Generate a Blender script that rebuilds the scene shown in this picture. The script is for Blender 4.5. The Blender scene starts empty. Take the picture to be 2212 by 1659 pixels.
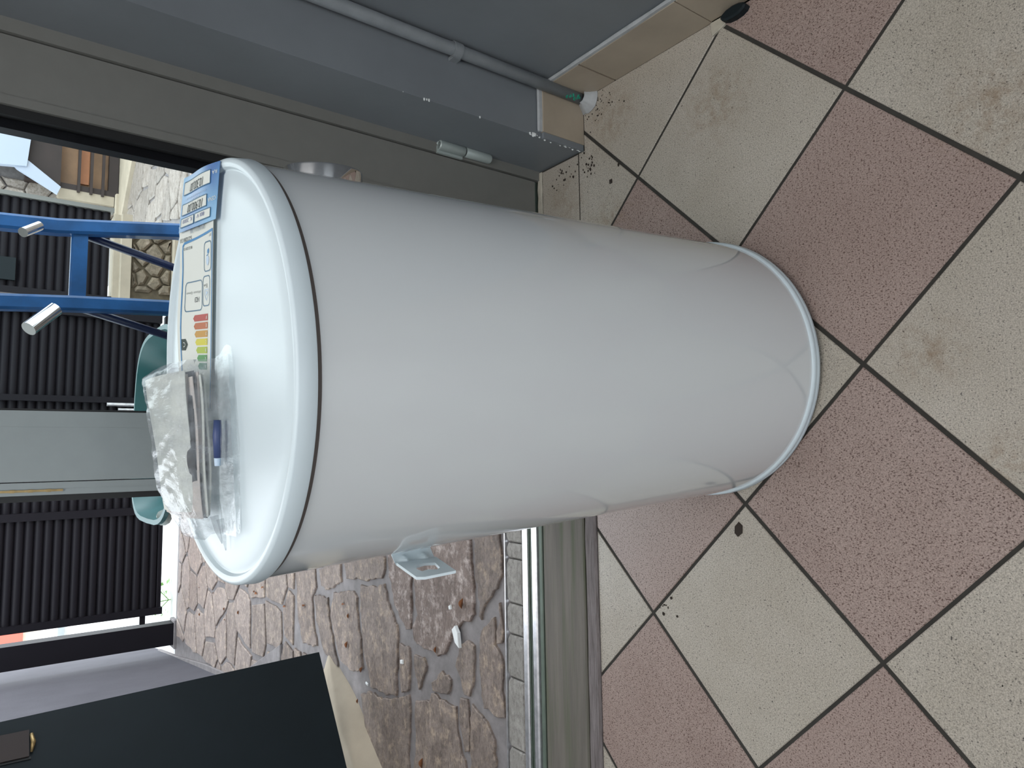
import bpy, math, random
from mathutils import Vector, Matrix, noise
C = bpy.context.scene.collection
random.seed(7)

# ------------------------------------------------------------------ camera
FPX = 1527.66
RIGHT = Vector((0.9949, -0.0874, 0.0460))
DOWN = Vector((-0.0161, -0.6021, -0.7983))
FWD = RIGHT.cross(DOWN).normalized()
DOWN = FWD.cross(RIGHT).normalized()
RIGHT = DOWN.cross(FWD).normalized()
CAM = Vector((0, 0, 1.0305))
cd = bpy.data.cameras.new('camera'); cam = bpy.data.objects.new('camera', cd); C.objects.link(cam)
cd.sensor_width = 36.0; cd.lens = 36.0*FPX/2212.0; cd.clip_start = 0.02; cd.clip_end = 200
m = Matrix((DOWN, RIGHT, -FWD)).transposed().to_4x4()      # the phone was held turned by 90 degrees
m.translation = CAM
cam.matrix_world = m
bpy.context.scene.camera = cam
# ------------------------------------------------------------------ light
sc = bpy.context.scene
w = bpy.data.worlds.new('overcast_sky'); sc.world = w; w.use_nodes = True
bg = w.node_tree.nodes['Background']; bg.inputs[0].default_value = (0.87, 0.94, 1.0, 1); bg.inputs[1].default_value = 2.7

def area(name, loc, rot, sx, sy, power, col):
    l = bpy.data.lights.new(name, 'AREA'); l.shape = 'RECTANGLE'; l.size = sx; l.size_y = sy; l.energy = power; l.color = col
    o = bpy.data.objects.new(name, l); C.objects.link(o); o.location = loc; o.rotation_euler = rot
    return o
area('ceiling_lamp', (-0.25, -0.05, 2.62), (0, 0, 0), 1.4, 1.5, 23.5, (1.0, 0.985, 0.97))
vs = sc.view_settings; vs.view_transform = 'Standard'; vs.look = 'None'; vs.gamma = 1; vs.use_curve_mapping = False
vs.exposure = 0.58
sc.cycles.max_bounces = 8; sc.cycles.transparent_max_bounces = 24
sc.cycles.sample_clamp_indirect = 8

# ------------------------------------------------------------------ materials
def lin(c):
    c = c/255.0
    return c/12.92 if c <= 0.04045 else ((c+0.055)/1.055)**2.4
def col(*rgb): return tuple(lin(c) for c in rgb)+(1.0,)
class NT:
    def __init__(s, name):
        s.m = bpy.data.materials.new(name); s.m.use_nodes = True; s.t = s.m.node_tree
        s.b = s.t.nodes['Principled BSDF']; s.out = s.t.nodes['Material Output']
    def n(s, typ, **kw):
        nd = s.t.nodes.new(typ)
        for k, v in kw.items():
            if k.startswith('_'): setattr(nd, k[1:], v)
            else: nd.inputs[k.replace('_', ' ')].default_value = v
        return nd
    def l(s, a, b): s.t.links.new(a, b)
    def geo(s, scale=(1, 1, 1), obj=False):
        g = s.n('ShaderNodeTexCoord') if obj else s.n('ShaderNodeNewGeometry')
        mp = s.n('ShaderNodeMapping'); mp.inputs['Scale'].default_value = scale
        s.l(g.outputs['Object'] if obj else g.outputs['Position'], mp.inputs['Vector']); return mp.outputs[0]
    def noise(s, vec, scale, detail=3, rough=0.5, lo=0.4, hi=0.6, a=(0, 0, 0, 1), b=(1, 1, 1, 1)):
        nz = s.n('ShaderNodeTexNoise', Scale=scale, Detail=detail, Roughness=rough); s.l(vec, nz.inputs['Vector'])
        r = s.n('ShaderNodeValToRGB'); r.color_ramp.elements[0].position = lo; r.color_ramp.elements[1].position = hi
        r.color_ramp.elements[0].color = a; r.color_ramp.elements[1].color = b
        s.l(nz.outputs['Fac'], r.inputs['Fac']); return r.outputs['Color'], nz.outputs['Fac']
    def mix(s, fac, a, b, mode='MIX'):
        mx = s.n('ShaderNodeMix'); mx.data_type = 'RGBA'; mx.blend_type = mode
        for sock, v in ((0, fac), (6, a), (7, b)):
            if hasattr(v, 'links'): s.l(v, mx.inputs[sock])
            else: mx.inputs[sock].default_value = v
        return mx.outputs[2]
    def bump(s, h, strength=0.3, dist=0.002):
        b = s.n('ShaderNodeBump', Strength=strength, Distance=dist); s.l(h, b.inputs['Height']); s.l(b.outputs[0], s.b.inputs['Normal'])
    def base(s, c):
        if hasattr(c, 'links'): s.l(c, s.b.inputs['Base Color'])
        else: s.b.inputs['Base Color'].default_value = c
        return s
    def set(s, rough=0.5, metal=0.0, spec=0.5, coat=0.0):
        s.b.inputs['Roughness'].default_value = rough; s.b.inputs['Metallic'].default_value = metal
        s.b.inputs['Specular IOR Level'].default_value = spec; s.b.inputs['Coat Weight'].default_value = coat
        s.b.inputs['Coat Roughness'].default_value = 0.05; return s
def plain(name, c, rough=0.5, metal=0.0, spec=0.5, coat=0.0, var=0.0, vscale=8, bump=0, bscale=60):
    t = NT(name); t.set(rough, metal, spec, coat)
    if var:
        v = t.geo(); n1, _ = t.noise(v, vscale, 5, 0.6, 0.3, 0.7, tuple(x*(1-var) for x in c[:3])+(1,), tuple(min(1, x*(1+var)) for x in c[:3])+(1,))
        t.base(n1)
    else: t.base(c)
    if bump:
        _, h = t.noise(t.geo(), bscale, 6, 0.6); t.bump(h, bump, 0.002)
    return t.m

STAINS = [(0.44, 0.32, 0.09), (0.13, 0.42, 0.07), (0.47, 1.02, 0.08), (0.62, 0.75, 0.10), (0.70, 1.0, 0.09), (-0.02, 0.33, 0.06), (0.56, 1.15, 0.07)]
def tile_mat(name, c1, c2, speck, dens):
    t = NT(name); t.set(0.30, 0, 0.5)
    v = t.geo()
    base, _ = t.noise(v, 7, 6, 0.65, 0.3, 0.7, c1, c2)
    fine, _ = t.noise(v, 520, 3, 0.6, 0.36, 0.64, (0.72, 0.71, 0.70, 1), (1.24, 1.22, 1.21, 1))
    base = t.mix(1.0, base, fine, 'MULTIPLY')
    vs2 = t.geo((1.0, 0.6, 1))
    sp, _ = t.noise(vs2, 520, 2, 0.5, 0.30+dens, 0.38+dens, (1, 1, 1, 1), (0, 0, 0, 1))
    base = t.mix(sp, base, speck)
    sp2, _ = t.noise(t.geo((0.6, 1.0, 1)), 210, 2, 0.5, 0.245, 0.30, (1, 1, 1, 1), (0, 0, 0, 1))
    base = t.mix(sp2, base, speck)
    # brown dirt marks lying on the tiles
    pos = t.n('ShaderNodeNewGeometry').outputs['Position']
    tot = None
    for (x, y, r) in STAINS:
        sub = t.n('ShaderNodeVectorMath', _operation='DISTANCE'); t.l(pos, sub.inputs[0]); sub.inputs[1].default_value = (x, y, 0)
        mr = t.n('ShaderNodeMapRange'); t.l(sub.outputs['Value'], mr.inputs[0]); mr.inputs[1].default_value = r; mr.inputs[2].default_value = 0
        if tot is None: tot = mr.outputs[0]
        else:
            ad = t.n('ShaderNodeMath', _operation='ADD'); t.l(tot, ad.inputs[0]); t.l(mr.outputs[0], ad.inputs[1]); tot = ad.outputs[0]
    dirt, _ = t.noise(v, 45, 6, 0.7, 0.42, 0.72)
    ml = t.n('ShaderNodeMath', _operation='MULTIPLY'); t.l(tot, ml.inputs[0]); t.l(dirt, ml.inputs[1]); ml.use_clamp = True
    ml2 = t.n('ShaderNodeMath', _operation='MULTIPLY'); t.l(ml.outputs[0], ml2.inputs[0]); ml2.inputs[1].default_value = 0.75
    base = t.mix(ml2.outputs[0], base, col(120, 92, 60))
    t.base(base)
    _, h = t.noise(v, 300, 3, 0.6); t.bump(h, 0.12, 0.001)
    return t.m
M = {}
M['beige'] = tile_mat('beige_tile', col(168, 161, 149), col(180, 174, 164), col(84, 80, 76), 0.0)
M['pink'] = tile_mat('pink_tile', col(154, 136, 129), col(164, 147, 140), col(90, 70, 64), 0.055)
M['grout'] = plain('dark_grout', col(52, 50, 46), 0.9, var=0.2, vscale=30)
M['enamel'] = plain('white_enamel', col(228, 233, 235), 0.10, spec=0.5, coat=0.5)
M['enamel_cap'] = plain('white_cap', col(210, 223, 229), 0.32, spec=0.22, bump=0.04, bscale=500)
M['rubber'] = plain('black_rubber', col(16, 16, 17), 0.5)
M['chrome'] = plain('chrome', (0.75, 0.75, 0.75, 1), 0.06, 1.0)
M['wall'] = plain('grey_wall_paint', col(113, 118, 123), 0.42, var=0.10, vscale=3, bump=0.25, bscale=25)
M['pipe'] = plain('grey_pipe_paint', col(124, 129, 133), 0.4, var=0.12, vscale=20)
M['alu'] = plain('aluminium_shaded', col(110, 110, 106), 0.36, 0.0, var=0.04, vscale=30)  # leaf aluminium darkened in colour for the shade beside the wall
M['alu_light'] = plain('aluminium_lit', col(142, 150, 151), 0.36, 0.0, var=0.03, vscale=30)  # lighter copy of the leaf aluminium, the light on the meeting stile painted in
M['hinge'] = plain('light_hinge', col(160, 170, 168), 0.4, 0.2)
M['steel'] = plain('bright_rail', col(225, 224, 228), 0.34, 0.8, var=0.18, vscale=60)
M['greenrail'] = plain('dark_green_rail', col(96, 108, 98), 0.5, 0.2, var=0.15, vscale=20)
M['skirt'] = plain('skirting_tile', col(160, 148, 132), 0.4, var=0.10, vscale=9)
M['caulk'] = plain('caulk', col(165, 168, 170), 0.6, var=0.15, vscale=40)
M['mortar_cream'] = plain('cream_mortar', col(178, 172, 158), 0.8, var=0.2, vscale=40, bump=0.5, bscale=80)
M['gate'] = plain('dark_gate_paint', col(27, 25, 30), 0.5, 0.0, spec=0.16, var=0.05)
M['panel'] = plain('dark_green_panel', col(23, 31, 35), 0.5, 0.0, spec=0.2, var=0.08, vscale=9)
M['brown'] = plain('brown_wood', col(42, 30, 27), 0.6, var=0.25, vscale=6)
M['orange_wood'] = plain('orange_brown_wood', col(158, 100, 62), 0.5, var=0.2, vscale=4)
M['tan_wood'] = plain('tan_wood', col(128, 98, 72), 0.6, var=0.25, vscale=5)
M['bluewhite'] = plain('pale_blue_board', col(165, 174, 190), 0.5)
M['brass'] = plain('old_brass', col(150, 128, 88), 0.4, 0.7, var=0.3, vscale=90)
M['blue'] = plain('blue_paint', col(34, 86, 142), 0.4, var=0.4, vscale=10, coat=0.2)
M['navy'] = plain('navy_paint', col(30, 40, 78), 0.4)
M['plug'] = plain('plug_blue', col(62, 76, 118), 0.5)
M['teal'] = plain('teal_plastic', col(18, 84, 86), 0.4, var=0.1)
M['palegrey'] = plain('pale_grey_lip', col(170, 180, 176), 0.5)
M['paper'] = plain('paper', col(222, 226, 220), 0.7)
M['paper_grey'] = plain('paper_edge', col(216, 206, 200), 0.8)
M['dark_page'] = plain('dark_page', col(46, 43, 44), 0.7)
M['black'] = plain('black_ink', col(18, 20, 20), 0.6)
M['lblue'] = plain('label_blue', col(30, 120, 178), 0.5)
M['dlblue'] = plain('label_dark_blue', col(52, 98, 128), 0.5)
M['cardblue'] = None
M['ink_grey'] = plain('grey_ink', col(120, 124, 120), 0.6)
M['purple_ink'] = plain('purple_ink', col(120, 122, 165), 0.6)
M['lightink'] = plain('pale_ink', col(190, 210, 230), 0.6)
M['leaf'] = plain('leaf_green', col(120, 175, 70), 0.5)
M['dead'] = plain('dead_leaf', col(140, 92, 58), 0.7, var=0.3, vscale=80)
M['chipwhite'] = plain('white_chip', col(225, 228, 228), 0.5)
M['asphalt'] = plain('pale_concrete_road', col(238, 238, 236), 0.8, var=0.04)
M['stucco'] = plain('grey_stucco', col(88, 87, 94), 0.85, var=0.10, vscale=5, bump=0.5, bscale=120)
M['house'] = plain('beige_render', col(205, 196, 180), 0.8, var=0.05)
M['redroof'] = plain('red_roof', col(200, 96, 80), 0.7)
M['concrete'] = plain('pale_concrete', col(168, 156, 138), 0.8, var=0.12, vscale=6, bump=0.4, bscale=50)
M['crumb'] = plain('dark_crumbs', col(50, 42, 36), 0.9)
M['ceiling'] = plain('white_ceiling', col(205, 205, 202), 0.8)
M['dryred'] = plain('teal_mark', col(40, 150, 125), 0.6)
for nm, c in (('red', (196, 68, 50)), ('orange', (204, 108, 48)), ('amber', (216, 160, 48)), ('yellow', (232, 222, 40)), ('lime', (188, 208, 52)), ('green', (86, 164, 76)), ('dkgreen', (32, 128, 84)), ('classblack', (34, 46, 30))):
    M[nm] = plain('label_'+nm, col(*[int(q*0.88) for q in c]), 0.5, spec=0.25)

def stone_mat(name, c1, c2, c3, pale):
    t = NT(name); t.set(0.50, 0, 0.5); v = t.geo((1, 1.6, 1))
    oi = t.n('ShaderNodeObjectInfo')
    b1, _ = t.noise(v, 9, 9, 0.78, 0.36, 0.64, c1, c2)
    f, _ = t.noise(t.geo(), 26, 7, 0.75, 0.50, 0.72)
    b2 = t.mix(f, b1, c3)
    d, _ = t.noise(t.geo((1, 1.8, 1)), 60, 6, 0.75, 0.34, 0.52, (0.58, 0.56, 0.55, 1), (1.05, 1.05, 1.05, 1))
    b3 = t.mix(1.0, b2, d, 'MULTIPLY')
    mr = t.n('ShaderNodeMapRange'); t.l(oi.outputs['Random'], mr.inputs[0]); mr.inputs[3].default_value = 0.84; mr.inputs[4].default_value = 1.12
    cmb = t.n('ShaderNodeCombineColor')
    for k in range(3): t.l(mr.outputs[0], cmb.inputs[k])
    b4 = t.mix(1.0, b3, cmb.outputs[0], 'MULTIPLY')
    t.base(b4)
    _, h = t.noise(t.geo((1, 2.2, 1)), 38, 8, 0.7); t.bump(h, 0.9, 0.006)
    return t.m
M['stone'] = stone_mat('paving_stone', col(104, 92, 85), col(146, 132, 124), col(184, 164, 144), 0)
M['stone_pale'] = stone_mat('pale_skylit_stone', col(138, 125, 118), col(172, 157, 149), col(206, 188, 172), 0)  # paving stone lightened: open-sky brightness of the far path put into the colour
M['stone_mid'] = stone_mat('half_skylit_stone', col(124, 111, 104), col(162, 148, 139), col(198, 180, 162), 0)  # in-between copy where the painted brightness of the far path begins
M['stone_rough'] = stone_mat('rough_stone', col(104, 88, 80), col(142, 126, 118), col(212, 198, 192), 0)
M['rubble'] = stone_mat('rubble_stone', col(128, 118, 110), col(168, 158, 150), col(108, 94, 78), 0)
M['darkrubble'] = stone_mat('dark_rubble', col(96, 86, 70), col(130, 116, 98), col(160, 144, 128), 0)
M['earth'] = plain('dark_earth_joint', col(88, 78, 62), 0.9, var=0.3, vscale=25)
M['sillstone'] = stone_mat('sill_stone', col(138, 134, 128), col(158, 154, 148), col(176, 172, 166), 0)
M['mortar'] = plain('grey_mortar', col(126, 121, 121), 0.7, var=0.22, vscale=22, bump=0.5, bscale=60)

def board_mat():
    t = NT('worn_cement_board'); t.set(0.6, 0, 0.35)
    v = t.geo((0.6, 9, 1))
    a, _ = t.noise(v, 4, 6, 0.65, 0.3, 0.7, col(92, 88, 82), col(116, 110, 103))
    g, _ = t.noise(t.geo((0.8, 14, 1)), 3, 3, 0.5, 0.5, 0.7)
    b = t.mix(g, a, col(86, 90, 72)); t.base(b)
    _, h = t.noise(v, 30, 6, 0.6); t.bump(h, 0.4, 0.002); return t.m
M['board'] = board_mat()
def strip_mat():
    t = NT('fibrous_dark_wood'); t.set(0.5, 0, 0.4)
    v = t.geo((1, 16, 1))
    a, _ = t.noise(v, 14, 6, 0.7, 0.3, 0.7, col(84, 76, 74), col(140, 132, 132)); t.base(a)
    _, h = t.noise(v, 40, 5, 0.7); t.bump(h, 0.7, 0.002); return t.m
M['strip'] = strip_mat()
def card_mat():
    t = NT('price_card_blue'); t.set(0.3, 0, 0.5)
    a, _ = t.noise(t.geo(), 16, 2, 0.4, 0.3, 0.7, col(72, 112, 172), col(112, 168, 208)); t.base(a); return t.m
M['cardblue'] = card_mat()
def film_mat(name, haze, tint, f0=0.10):
    t = NT(name); t.t.nodes.remove(t.b)
    tr = t.n('ShaderNodeBsdfTransparent'); tr.inputs[0].default_value = tint
    gl = t.n('ShaderNodeBsdfGlossy'); gl.inputs['Roughness'].default_value = 0.16 if haze else 0.01
    df = t.n('ShaderNodeBsdfDiffuse'); df.inputs[0].default_value = col(176, 182, 188)
    fr = t.n('ShaderNodeLayerWeight'); fr.inputs[0].default_value = f0
    m1 = t.n('ShaderNodeMixShader'); t.l(tr.outputs[0], m1.inputs[1]); t.l(df.outputs[0], m1.inputs[2]); m1.inputs[0].default_value = haze
    if haze > 0.1:
        hz_, _ = t.noise(t.geo((60, 22, 40)), 1.0, 4, 0.65, 0.30, 0.72, (haze*0.4,)*3+(1,), (min(1, haze*2.3),)*3+(1,)); t.l(hz_, m1.inputs[0])
    m2 = t.n('ShaderNodeMixShader'); mm_ = t.n('ShaderNodeMath', _operation='MULTIPLY'); mm_.inputs[1].default_value = 0.20 if haze else 1.0; t.l(fr.outputs['Fresnel'], mm_.inputs[0]); t.l(mm_.outputs[0], m2.inputs[0]); t.l(m1.outputs[0], m2.inputs[1]); t.l(gl.outputs[0], m2.inputs[2])
    _, h = t.noise(t.geo((1, 0.35, 0.6)), 75, 5, 0.65)
    if haze:
        b = t.n('ShaderNodeBump', Strength=0.6, Distance=0.003); t.l(h, b.inputs['Height']); t.l(b.outputs[0], gl.inputs['Normal']); t.l(b.outputs[0], fr.inputs['Normal'])
    t.l(m2.outputs[0], t.out.inputs[0]); return t.m
M['film'] = film_mat('clear_plastic_film', 0.22, (0.97, 0.98, 0.98, 1), 0.10)
M['filmflat'] = film_mat('thin_plastic_flap', 0.05, (0.96, 0.97, 0.97, 1), 0.06)
M['glass'] = film_mat('door_glass', 0.0, (0.86, 0.89, 0.88, 1), 0.05)

# ------------------------------------------------------------------ mesh helpers
class MB:
    def __init__(s): s.v = []; s.f = []
    def add(s, vs_, fs):
        o = len(s.v); s.v += [tuple(p) for p in vs_]; s.f += [tuple(i+o for i in f) for f in fs]; return s
    def box(s, x0, x1, y0, y1, z0, z1, b=0.0):
        if b <= 0:
            vs_ = [(x, y, z) for z in (z0, z1) for x, y in ((x0, y0), (x1, y0), (x1, y1), (x0, y1))]
            return s.add(vs_, [(3, 2, 1, 0), (4, 5, 6, 7), (0, 1, 5, 4), (1, 2, 6, 5), (2, 3, 7, 6), (3, 0, 4, 7)])
        return s.prism([(x0, y0), (x1, y0), (x1, y1), (x0, y1)], z0, z1, b)
    def prism(s, poly, z0, z1, inset=0.0, zfun=None):
        """closed solid over a CCW polygon, its top edge chamfered by inset"""
        n = len(poly)
        if sum(poly[i][0]*poly[(i+1) % n][1]-poly[(i+1) % n][0]*poly[i][1] for i in range(n)) < 0: poly = poly[::-1]
        top = [(p[0], p[1], z1-inset) for p in poly]
        rings = [[(p[0], p[1], z0) for p in poly], top]
        if inset > 0:
            ins = []
            for i in range(n):
                a = Vector(poly[i-1]); b = Vector(poly[i]); c = Vector(poly[(i+1) % n])
                d1 = (b-a); d2 = (c-b)
                if d1.length < 1e-6 or d2.length < 1e-6: ins.append(b); continue
                n1 = Vector((-d1.y, d1.x)).normalized(); n2 = Vector((-d2.y, d2.x)).normalized()
                k = n1+n2; k = k/max(k.length_squared/2, 0.5) if k.length > 1e-6 else n1
                ins.append(b+k*inset)
            rings.append([(p[0], p[1], z1) for p in ins])
        vs_ = [p for r in rings for p in r]; fs = [tuple(range(n))[::-1]]
        for r in range(len(rings)-1):
            for i in range(n):
                j = (i+1) % n; fs.append((r*n+i, r*n+j, (r+1)*n+j, (r+1)*n+i))
        fs.append(tuple((len(rings)-1)*n+i for i in range(n)))
        if zfun: vs_ = [(x, y, z+(zfun(x, y) if z > z0 else 0)) for x, y, z in vs_]
        return s.add(vs_, fs)
    def tube(s, pts, r, n=12, cap=True):
        pts = [Vector(p) for p in pts]; rs = r if isinstance(r, (list, tuple)) else [r]*len(pts)
        rings = []; up = None
        for i, p in enumerate(pts):
            d = (pts[min(i+1, len(pts)-1)]-pts[max(i-1, 0)]).normalized()
            if up is None: up = d.orthogonal().normalized()
            up = (up-d*up.dot(d)).normalized(); sd = d.cross(up)
            rings.append([p+(up*math.cos(2*math.pi*k/n)+sd*math.sin(2*math.pi*k/n))*rs[i] for k in range(n)])
        vs_ = [q for g in rings for q in g]; fs = []
        for i in range(len(pts)-1):
            for k in range(n): j = (k+1) % n; fs.append((i*n+k, i*n+j, (i+1)*n+j, (i+1)*n+k))
        if cap: fs.append(tuple(range(n))[::-1]); fs.append(tuple((len(pts)-1)*n+k for k in range(n)))
        return s.add(vs_, fs)
    def lathe(s, prof, n=96, a0=0.0, a1=2*math.pi):
        full = abs(a1-a0-2*math.pi) < 1e-6; cnt = n if full else n+1
        vs_ = []; 
        for k in range(cnt):
            a = a0+(a1-a0)*k/n
            for (r, z) in prof: vs_.append((r*math.cos(a), r*math.sin(a), z))
        P = len(prof); fs = []
        for k in range(n):
            k2 = (k+1) % cnt
            for i in range(P-1): fs.append((k*P+i, k2*P+i, k2*P+i+1, k*P+i+1))
        return s.add(vs_, fs)
    def grid(s, fn, nu, nv, flip=False):
        vs_ = [fn(i/nu, j/nv) for i in range(nu+1) for j in range(nv+1)]; fs = []
        for i in range(nu):
            for j in range(nv):
                a = i*(nv+1)+j; q = (a, a+nv+1, a+nv+2, a+1); fs.append(q[::-1] if flip else q)
        return s.add(vs_, fs)
def obj(name, mb, mat, parent=None, smooth=False, mw=None, auto=None):
    me = bpy.data.meshes.new(name); me.from_pydata(mb.v, [], mb.f); me.update()
    me.materials.append(mat)
    if smooth or auto:
        me.polygons.foreach_set('use_smooth', [True]*len(me.polygons))
        if auto: me.set_sharp_from_angle(angle=math.radians(auto))
    o = bpy.data.objects.new(name, me); C.objects.link(o)
    if mw is not None: o.matrix_world = mw
    if parent is not None:
        o.parent = parent
        if mw is None: o.matrix_parent_inverse = parent.matrix_world.inverted()
    return o
def empty(name, loc, label, cat, group=None, mw=None):
    o = bpy.data.objects.new(name, None); C.objects.link(o)
    o.empty_display_size = 0.05
    if mw is not None: o.matrix_world = mw
    else: o.matrix_world = Matrix.Translation(loc)
    return tag(o, label, cat, group)
def tag(o, label=None, cat=None, group=None, kind=None):
    if label: o['label'] = label
    if cat: o['category'] = cat
    if group: o['group'] = group
    if kind: o['kind'] = kind
    return o
def struct(name, mb, mat, label, cat='structure', **k):
    return tag(obj(name, mb, mat, **k), label, cat, None, 'structure')

# ------------------------------------------------------------------ polygon helpers
def clip(poly, n, d):            # keep n.p <= d
    out = []
    for i in range(len(poly)):
        a = poly[i-1]; b = poly[i]
        fa = n[0]*a[0]+n[1]*a[1]-d; fb = n[0]*b[0]+n[1]*b[1]-d
        if (fa <= 0) != (fb <= 0):
            t = fa/(fa-fb); out.append((a[0]+(b[0]-a[0])*t, a[1]+(b[1]-a[1])*t))
        if fb <= 0: out.append(b)
    return out
def parea(p): return abs(sum(p[i-1][0]*p[i][1]-p[i][0]*p[i-1][1] for i in range(len(p))))/2
def clean(p, e=0.003):
    o = []
    for q in p:
        if not o or math.hypot(q[0]-o[-1][0], q[1]-o[-1][1]) > e: o.append(q)
    if len(o) > 1 and math.hypot(o[0][0]-o[-1][0], o[0][1]-o[-1][1]) <= e: o.pop()
    return o
def rough(poly, step=0.03, amp=0.006, seed=0):
    o = []
    n = len(poly)
    for i in range(n):
        a = Vector(poly[i]); b = Vector(poly[(i+1) % n]); L = (b-a).length; k = max(1, int(L/step))
        nr = Vector((-(b-a).y, (b-a).x)).normalized() if L > 0 else Vector((0, 0))
        for j in range(k):
            t = j/k; q = a.lerp(b, t)
            q = q+nr*(noise.noise(Vector((q.x*40+seed, q.y*40, 3.1)))*amp*1.6); o.append((q.x, q.y))
    return o

# ------------------------------------------------------------------ indoor floor
S = 0.30; G0 = (0.758, 0.723); TH = math.radians(-134.909)
E1 = (math.cos(TH), math.sin(TH)); E2 = (math.sin(TH), -math.cos(TH))
fl = MB().box(-2.4, 0.80, -3.0, 1.245, -0.06, -0.0018)
floor = struct('floor', fl, M['grout'], 'indoor floor of large beige and pink speckled square tiles laid diagonally', 'floor')
regions = [  # (xmin,xmax,ymin,ymax)
    (-2.4, 0.772, -3.0, 1.078), (0.152, 0.655, 1.078, 1.1045), (0.655, 0.772, 1.078, 1.086)]
for i in range(-5, 11):
    for j in range(-5, 9):
        g = 0.0027
        gi = 0.0033
        cs = []
        for (a, b) in ((0, 0), (1, 0), (1, 1), (0, 1)):
            da = g if a == 0 else -g; db = gi if b == 0 else -gi
            u = (i+a)*S+da; v = (j+b)*S+db
            cs.append((G0[0]+u*E1[0]+v*E2[0], G0[1]+u*E1[1]+v*E2[1]))
        beige = (i+j) % 2 == 0 or (i, j) == (-1, 0) or (i, j) == (-2, 1)
        for ri, (x0, x1, y0, y1) in enumerate(regions):
            p = cs
            for n, d in (((1, 0), x1), ((-1, 0), -x0), ((0, 1), y1), ((0, -1), -y0)):
                p = clip(p, n, d)
                if len(p) < 3: break
            p = clean(p) if len(p) >= 3 else p
            if len(p) < 3 or parea(p) < 2e-4: continue
            if max(q[1] for q in p) < -1.2 and ri == 0 and False: continue
            obj('tile', MB().prism(p, -0.008, 0.0+0.0004*math.sin(i*3+j*5), 0.0012), M['beige' if beige else 'pink'], floor)
# strip of cut tiles between the floor and the fixed door leaf
obj('tile', MB().prism([(0.152, 1.1085), (0.50, 1.1085), (0.50, 1.229), (0.152, 1.229)], -0.008, 0.0, 0.001), M['beige'], floor)
obj('tile', MB().prism([(0.503, 1.1085), (0.654, 1.1085), (0.654, 1.231), (0.503, 1.229)], -0.008, 0.0, 0.001), M['beige'], floor)
obj('mortar_line', MB().prism(rough([(0.15, 1.2295), (0.655, 1.2315), (0.655, 1.246), (0.15, 1.246)], 0.02, 0.002), -0.006, 0.003, 0.001), M['mortar_cream'], floor)

obj('mortar_line', MB().prism(rough([(0.771, 0.745), (0.744, 0.742), (0.752, 0.715), (0.7715, 0.690)], 0.01, 0.002), -0.002, 0.003, 0.001), M['mortar_cream'], floor)
# ------------------------------------------------------------------ threshold
th = struct('trim_1', MB().box(-1.25, 0.15, 1.080, 1.250, -0.05, -0.001), M['board'], 'worn doorway threshold of cement board, aluminium rails and a row of stones', 'threshold')
obj('cement_board', MB().box(-1.25, 0.148, 1.1135, 1.248, -0.01, 0.007, 0.003), M['board'], th)
obj('wooden_edge', MB().prism(rough([(-1.25, 1.079), (0.148, 1.079), (0.148, 1.1125), (-1.25, 1.1125)], 0.04, 0.0015), -0.01, 0.006, 0.004), M['strip'], th)
obj('green_rail', MB().box(-1.25, 0.66, 1.253, 1.266, -0.02, 0.006, 0.002), M['greenrail'], th)
obj('metal_rail', MB().box(-1.25, 0.66, 1.268, 1.286, -0.02, 0.012, 0.003), M['steel'], th)
obj('metal_rail', MB().box(-1.25, 0.66, 1.302, 1.320, -0.02, 0.012, 0.003), M['steel'], th)
obj('rail_channel', MB().box(-1.25, 0.66, 1.286, 1.302, -0.02, 0.002).box(-1.25, 0.66, 1.2895, 1.2915, 0.002, 0.009).box(-1.25, 0.66, 1.2955, 1.2975, 0.002, 0.010), M['greenrail'], th)
obj('rail_gap', MB().box(-1.25, 0.66, 1.248, 1.253, -0.03, -0.006).box(-1.25, 0.66, 1.320, 1.328, -0.03, -0.004), M['rubber'], th)
xs = [0.66, 0.47, 0.30, 0.12, -0.02, -0.12, -0.211, -0.249, -0.353, -0.424, -0.523, -0.68, -0.83, -0.98, -1.12, -1.25]
for a, b in zip(xs[:-1], xs[1:]):
    p = [(b+0.0015, 1.330), (a-0.0015, 1.330), (a-0.0015, 1.383), (a-0.012, 1.391), (b+0.012, 1.391), (b+0.0015, 1.384)]
    obj('sill_stone', MB().prism(rough(p, 0.03, 0.0012, a*9), -0.02, 0.004, 0.003), M['sillstone'], th)
obj('steel_edge', MB().box(-1.25, 0.66, 1.3935, 1.3960, -0.03, 0.006), M['steel'], th)

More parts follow.
